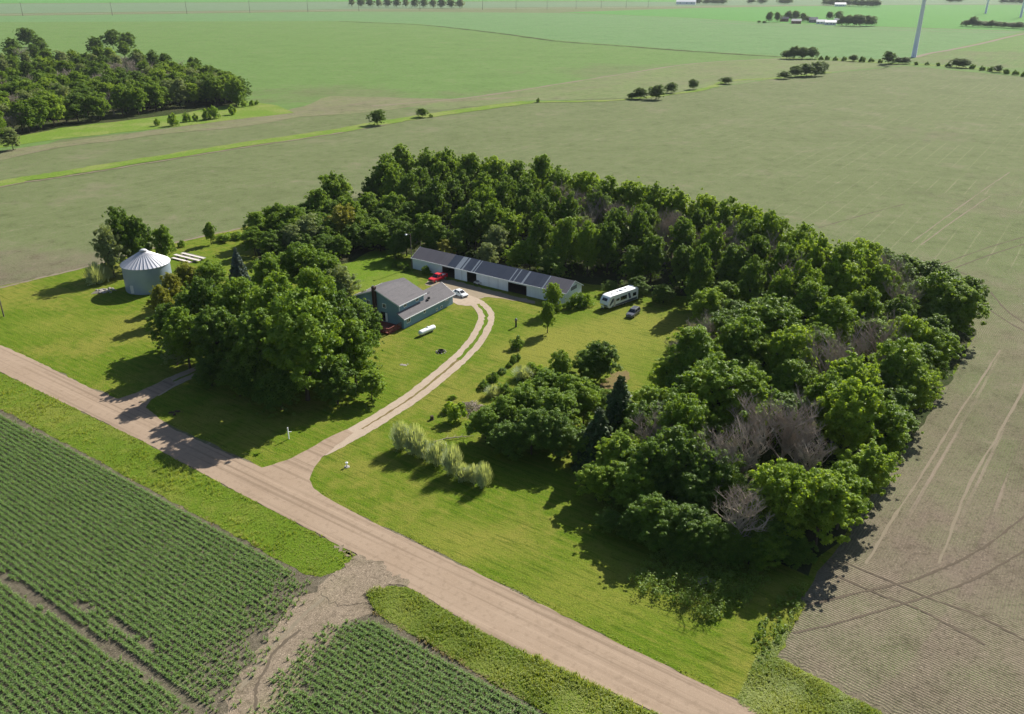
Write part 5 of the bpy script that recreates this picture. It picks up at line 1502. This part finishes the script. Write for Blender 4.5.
MB().hexa([(tl_ - .02, -.75, 2.2), (tl_ + .02, -.75, 2.22), (tl_ + .02, .75, 2.22), (tl_ - .02, .75, 2.2), (tl_ - .52, -.75, 2.75), (tl_ - .46, -.75, 2.78), (tl_ - .46, .75, 2.78), (tl_ - .52, .75, 2.75)]).build("front_window", M["glass"], tr)
MB().hexa([(tl_ - .05, -1.1, 1.0), (tl_ + .06, -1.1, 1.0), (tl_ + .06, 1.1, 1.0), (tl_ - .05, 1.1, 1.0), (tl_ + .06, -1.1, 1.33), (tl_ + .14, -1.1, 1.33), (tl_ + .14, 1.1, 1.33), (tl_ + .06, 1.1, 1.33)]).build("stone_guard", M["chrome"], tr)
MB().tube([(tl_ - .5, -.7, .5), (tl_ + 1.1, 0, .48)], .06, 6).tube([(tl_ - .5, .7, .5), (tl_ + 1.1, 0, .48)], .06, 6).tube([(tl_ + 1.0, 0, 0), (tl_ + 1.0, 0, .8)], .05, 6).build("hitch", M["black"], tr)
for s in (-.25, .25): MB().lathe([(.03, .55), (.14, .6), (.15, 1.05), (.05, 1.15)], 12, (tl_ + .45, s, 0)).build("gas_bottle", M["lampwhite"], tr, True)
for x in (-.95, -.1):
    for s in (-1, 1): wheel(tr, x, s * 1.12, .35, .22)

# ---- poles
def pole_thing(name, base, h, r0, label, cat): o = tag(empty(name, base), label, cat); MB().tube([(0, 0, -.05), (0, 0, h)], [r0, r0 * .65], 8).build("pole", M["pole"], o); return o


lp = pole_thing("yard_light_pole", at(412, 267.6), 9.3, .15, "tall wooden yard light pole at the corner of the long shed", "light pole")
MB().tube([(0, 0, 9.0), (-.5, -.3, 9.35), (-1.0, -.6, 9.3)], .04, 6).build("arm", M["ventgrey"], lp)
MB().lathe([(.06, .25), (.30, .12), (.34, 0), (.2, -.18), (.03, -.24)], 14, (-1.05, -.63, 9.2)).build("lamp_head", M["lampwhite"], lp, True)
up_ = pole_thing("utility_pole", at(4, 316.5), 10.5, .16, "wooden utility pole standing alone on the lawn between road and field, past the grain bin", "utility pole")
MB().box(-1.1, 1.1, -.06, .06, 9.7, 9.85).build("crossarm", M["pole"], up_)
for x in (-.95, 0, .95): MB().lathe([(.05, 9.85), (.07, 9.92), (.03, 10.05)], 8, (x, 0, 0)).build("insulator", M["ventgrey"], up_)
fp = tag(empty("white_post", at(159, 330)), "slim tall white post standing beside the shade grove near the bin", "post")
MB().tube([(0, 0, 0), (0, 0, 4.5)], [.075, .055], 8).build("pole", M["white"], fp); MB().lathe([(.02, 4.5), (.09, 4.56), (.09, 4.64), (.02, 4.7)], 8).build("finial", M["white"], fp, True)
FB = [(23, 15.9), (112.5, 15.6), (187, 14), (250, 13), (308, 12.3), (359, 11.2), (420, 10.6), (482.6, 10), (516, 9.7), (547, 9.2), (576, 8.6), (601, 8), (626, 7.7), (648, 7.4)]
for i, (x, y) in enumerate(FB):
    p = at(x, y); o = empty("power_pole", p)
    tag(o, "tall thin power pole along the far gravel road, %s from its near end" % ORD[i], "power pole", "power poles along the far road")
    MB().tube([(0, 0, 0), (0, 0, 27)], [.5, .3], 6).build("pole", M["pole"], o)
    MB().box(-.2, .2, -2.2, 2.2, 24.6, 24.95).build("crossarm", M["pole"], o)


def turbine(loc, h, r0, label, rot):
    o = tag(empty("wind_turbine", loc, rot), label, "wind turbine", "wind turbines on the plain")
    MB().lathe([(r0 * 1.15, -.1), (r0 * 1.15, .25), (r0, .3), (r0 * .86, h * .33), (r0 * .72, h * .66), (r0 * .56, h)], 28).build("tower", M["tower"], o, True)
    MB().box(-5, 4.2, -1.7, 1.7, h, h + 3.4).build("nacelle", M["tower"], o, bevel=.4)
    hb = MB().lathe([(1.5, -5.0), (1.7, -6), (1.2, -7.2), (.1, -7.9)], 18, (0, 0, h + 1.7), 'x').build("hub", M["tower"], o, True)
    for k in range(3):
        a = 2 * math.pi * k / 3 + .35; c_, s_ = math.cos(a), math.sin(a); L = h * .48
        vs, fs = [], []
        for i in range(9):
            t_ = i / 8; q = 1.4 + (L - 1.4) * t_; ch = (1.2 + 2.6 * min(1, t_ * 6)) * (1 - .86 * t_); th_ = .5 * (1 - t_) + .06
            for u, v in ((-ch * .35, 0), (0, th_), (ch * .65, 0), (0, -th_)): vs.append((-6.2 + v, c_ * u - s_ * q, h + 1.7 + s_ * u + c_ * q))
        for i in range(8):
            for j in range(4): fs.append((i * 4 + j, i * 4 + (j + 1) % 4, i * 4 + 4 + (j + 1) % 4, i * 4 + 4 + j))
        fs += [(0, 1, 2, 3), (35, 34, 33, 32)]
        MB().add(vs, fs).build("blade", M["tower"], o)


turbine(at(913.6, 57.3), 82, 2.35, "white wind turbine tower nearest the yard, behind the fence row hedge", 2.2)
turbine(at(985.5, 13.5), 82, 2.3, "fainter white wind turbine beyond the bright green field hedge", 2.2)
turbine(at(1020.5, 17.5), 82, 2.3, "white wind turbine beyond the hedge in the bright field, outermost of the three", 2.2)

# ---- distant farmstead
def far_house(x, y, l, w_, h, rh, wall, roof_, label, rot=-.25):
    o = tag(empty("farm_building", at(x, y), rot), label, "farm building", "buildings of the distant farmstead")
    MB().prism([(-w_ / 2, 0), (w_ / 2, 0), (w_ / 2, h), (0, h + rh), (-w_ / 2, h)], 'x', -l / 2, l / 2).build("wall", M[wall], o)
    q = rh / (w_ / 2); e = .6; r = MB()
    r.slab((-l / 2 - e, -w_ / 2 - e, h - e * q + .3), (l / 2 + e, -w_ / 2 - e, h - e * q + .3), (l / 2 + e, 0, h + rh + .3), (-l / 2 - e, 0, h + rh + .3), .25)
    r.slab((-l / 2 - e, .0, h + rh + .305), (l / 2 + e, .0, h + rh + .305), (l / 2 + e, w_ / 2 + e, h - e * q + .3), (-l / 2 - e, w_ / 2 + e, h - e * q + .3), .25)
    r.build("roof", M[roof_], o)
    for k in (-.3, 0.05, .3): MB().box(k * l - .8, k * l + .8, -w_ / 2 - .06, -w_ / 2 - .01, h * .3, h * .75).build("window", M["glass"], o)


far_house(784, 21.5, 15, 10, 5, 3, "roofred", "shingle", "reddish building at the distant farmstead between the tree clumps, farther one")
far_house(796, 23.6, 16, 10, 4.5, 3, "roofred", "paleboard", "reddish building with pale roof at the distant farmstead, nearer one")
far_house(813, 22.6, 14, 12, 5, 4, "ventgrey", "barnroof", "dark barn at the middle of the distant farmstead")
far_house(821, 24, 16, 10, 4, 3, "barnwhite", "galvroof", "white building with pale roof beside the distant dark barn")
far_house(830, 25, 18, 11, 4.5, 3, "barnwhite", "galvroof", "longer white building next to the distant farm's dense trees")
far_house(837.5, 23.6, 12, 10, 5, 3.5, "greywood", "paleboard", "tan building half hidden by the distant farm's dense trees")
far_house(686, 4.4, 60, 22, 8, 5, "barnwhite", "galvroof", "large pale barn on the hazy skyline among faint trees")
far_house(840, 6.4, 30, 16, 6, 4, "barnwhite", "galvroof", "pale barn in the distant grove beyond the bright field")

# ---- small things about the yard
st = tag(empty("sheet_stack", at(190, 258.5), R(-32)), "two long pale metal sheets stacked on timbers behind the grain bin", "sheet stack")
for i, (y, l) in enumerate(((1.1, 9.5), (-.9, 10.5))):
    MB().box(-l / 2, l / 2, y - .55, y + .55, .52, .58).box(-l / 2, l / 2, y - .55, y - .5, .58, .66).box(-l / 2, l / 2, y + .5, y + .55, .58, .66).build("metal_sheet", M["paleboard"], st)
MB().box(-4, 3.4, -3.0, -2.2, .22, .34).build("metal_sheet", M["paleboard"], st)
for x in (-3.5, 0, 3.5): MB().box(x - .15, x + .15, -3.2, 1.8, 0, .22).box(x - .12, x + .12, -1.6, 1.8, .222, .518).build("timber", M["greywood"], st)


def rubble(name, px, py, rad, n, label, mat, cat, smin=.15, smax=.5):
    rs = random.Random(int(px)); mb = MB(); o = empty(name, at(px, py))
    for i in range(n):
        a, q = rs.uniform(0, 6.28), rad * math.sqrt(rs.random()); s = rs.uniform(smin, smax); b = len(mb.v)
        mb.lathe([(.3 * s, 0), (s * rs.uniform(.8, 1.1), s * .3), (s * .7, s * .75), (.1 * s, s * .95)], 6, (q * math.cos(a), q * math.sin(a) * .7, rs.uniform(-.05, .1)))
        for k in range(b, len(mb.v)): v = mb.v[k]; mb.v[k] = (v[0] + rs.uniform(-.2, .2) * s, v[1] + rs.uniform(-.2, .2) * s, v[2])
    mb.build("stones", M[mat], o)
    return tag(o, label, cat)


rubble("rubble_pile", 107, 291, 2.6, 38, "scatter of pale rubble on the grass beside the grain bin", "rock", "rubble")
tg = empty("fallen_planks", at(100, 292.5), R(20)); tag(tg, "few weathered planks lying by the rubble at the grain bin", "planks")
for i in range(4): MB().box(-2 + i * .2, 1.8 - i * .15, i * .35 - .6, i * .35 - .4, .02 + .05 * i, .08 + .05 * i).build("plank", M["greywood"], tg)
bp = empty("brush_pile", at(470, 410)); tag(bp, "grey heap of cut brush at the edge of the thicket toward the drive", "brush pile")
mb = MB(); rs = random.Random(4)
for i in range(150):
    a = rs.uniform(0, 6.28); q = rs.random() ** .6 * 2.6; x, y = q * math.cos(a), q * math.sin(a); z = max(.05, 1.7 * (1 - q / 2.7) * rs.uniform(.4, 1.05)); b = rs.uniform(0, 6.28); l = rs.uniform(.5, 1.3)
    mb.tube([(x - l * math.cos(b), y - l * math.sin(b), max(.03, z - rs.uniform(0, .4))), (x, y, z), (x + l * math.cos(b), y + l * math.sin(b), max(.03, z - rs.uniform(-.1, .5)))], [.05, .045, .02], 4)
mb.build("branches", M["deadwood"], bp)
rubble("rock_border", 494, 389, 1.6, 22, "pale stones between the mounded bushes of the flower bed", "rock", "stones", .1, .3)
lb = empty("fallen_branch", at(452, 440)); tag(lb, "long pale fallen branch on the lawn behind the willow hedge row", "branch")
mb = MB(); mb.tube([(-3, -1, .15), (-1, -.1, .35), (1.2, .5, .3), (3.6, 1.1, .2)], [.12, .1, .08, .03], 6)
for i in range(7): mb.tube([(-1 + i * .6, -.1 + i * .18, .3), (-.6 + i * .6, .8 + i * .1 - (i % 2) * 1.6, .5)], [.05, .015], 4)
mb.build("limb", M["deadwood"], lb)
fpit = empty("fire_pit", at(441, 352)); tag(fpit, "small dark fire pit with pale stones on the lawn inside the drive bend", "fire pit")
MB().lathe([(.62, 0), (.66, .45), (.55, .46), (.5, .1), (.02, .08)], 16).build("iron_ring", M["black"], fpit)
mb = MB(); rs = random.Random(9)
for i in range(9): a = i * .7; mb.lathe([(.1, 0), (.2, .08), (.12, .17), (.02, .2)], 6, (1.0 * math.cos(a), 1.0 * math.sin(a), 0))
mb.build("ring_stone", M["rock"], fpit)
fb_ = empty("flat_stones", at(404, 365)); tag(fb_, "flat pale stones in a loose patch on the lawn behind the shade grove", "stones")
mb = MB(); rs = random.Random(12)
for i in range(22): mb.lathe([(.14, 0), (.2, .05), (.1, .1)], 6, (rs.uniform(-.7, .7), rs.uniform(-.35, .35), 0))
mb.build("stone", M["rock"], fb_)
pm = empty("water_hydrant", at(516, 327)); tag(pm, "dark waist-high post with a cap alone on the lawn before the shed", "hydrant")
MB().tube([(0, 0, 0), (0, 0, 1.5)], [.22, .18], 10).build("post", M["black"], pm); MB().lathe([(.2, 1.5), (.3, 1.55), (.27, 1.9), (.1, 2.1), (.02, 2.12)], 10).build("cap", M["ventgrey"], pm, True)
MB().tube([(.25, 0, 1.7), (.6, 0, 1.5)], .04, 6).build("spout", M["ventgrey"], pm)
cp = empty("white_post", at(289, 439)); tag(cp, "white post with a short side arm in the grove's shade near the drive mouth", "post")
MB().box(-.07, .07, -.07, .07, 0, 2.2).build("post", M["white"], cp); MB().box(.072, .55, -.04, .04, 1.35, 1.43).build("side_arm", M["white"], cp)
yo = empty("yard_ornament", at(347, 467), 0, .8); tag(yo, "small white ornament on a low stone base by the drive mouth lawn", "ornament")
MB().lathe([(.55, 0), (.5, .14), (.42, .18), (.02, .18)], 12).build("stone_base", M["rock"], yo)
MB().lathe([(.2, .18), (.13, .35), (.11, .8), (.24, .9), (.3, .98), (.26, 1.05), (.03, 1.02)], 12).build("pedestal", M["lampwhite"], yo, True)
MB().tube([(0, 0, 1.0), (0, 0, 1.35)], [.1, .02], 8).build("figure", M["lampwhite"], yo)
rk = empty("tree_stump", at(432, 419.5)); tag(rk, "dark stump on the lawn between the willow hedge and the drive", "stump")
MB().lathe([(.42, 0), (.33, .2), (.30, .7), (.26, .74), (.02, .72)], 12).build("stump_wood", M["bark"], rk)
rubble("dark_stones", 175, 413, 1.4, 14, "dark reddish stones in the shade at the short drive's corner", "brick", "stones", .12, .35)
jk = empty("yard_implement", at(478, 284.5), R(-35)); tag(jk, "low implement with small wheels parked before the shed's first doorway", "implement")
MB().box(-1.0, 1.0, -.5, .5, .4, .7).build("frame", M["paleboard"], jk, bevel=.05); MB().box(-.5, .3, -.4, .4, .702, 1.05).build("engine_cover", M["ventgrey"], jk, bevel=.06)
for x in (-.7, .7):
    for s in (-1, 1): wheel(jk, x, s * .55, .25, .16)
wb = empty("weed_boards", at(706, 584), R(15)); tag(wb, "grey weathered boards lying among the weeds in front of the wood", "boards")
for i in range(3): MB().box(-1.2, 1.1 - i * .3, i * .4 - .5, i * .4 - .2, .5 + .05 * i, .56 + .05 * i).build("board", M["greywood"], wb)

# ---- the air
hm = bpy.data.materials.new("haze"); hm.use_nodes = True
t = hm.node_tree; t.nodes.remove(t.nodes["Principled BSDF"])
pv = t.nodes.new("ShaderNodeVolumePrincipled")
pv.inputs["Color"].default_value = (.80, .88, .97, 1); pv.inputs["Density"].default_value = HAZE; pv.inputs["Anisotropy"].default_value = 0.2
t.links.new(pv.outputs[0], t.nodes["Material Output"].inputs[1])
if HAZE > 0: tag(hz.build("haze", hm), "thin pale blue summer haze over the whole plain", "haze", kind="stuff")
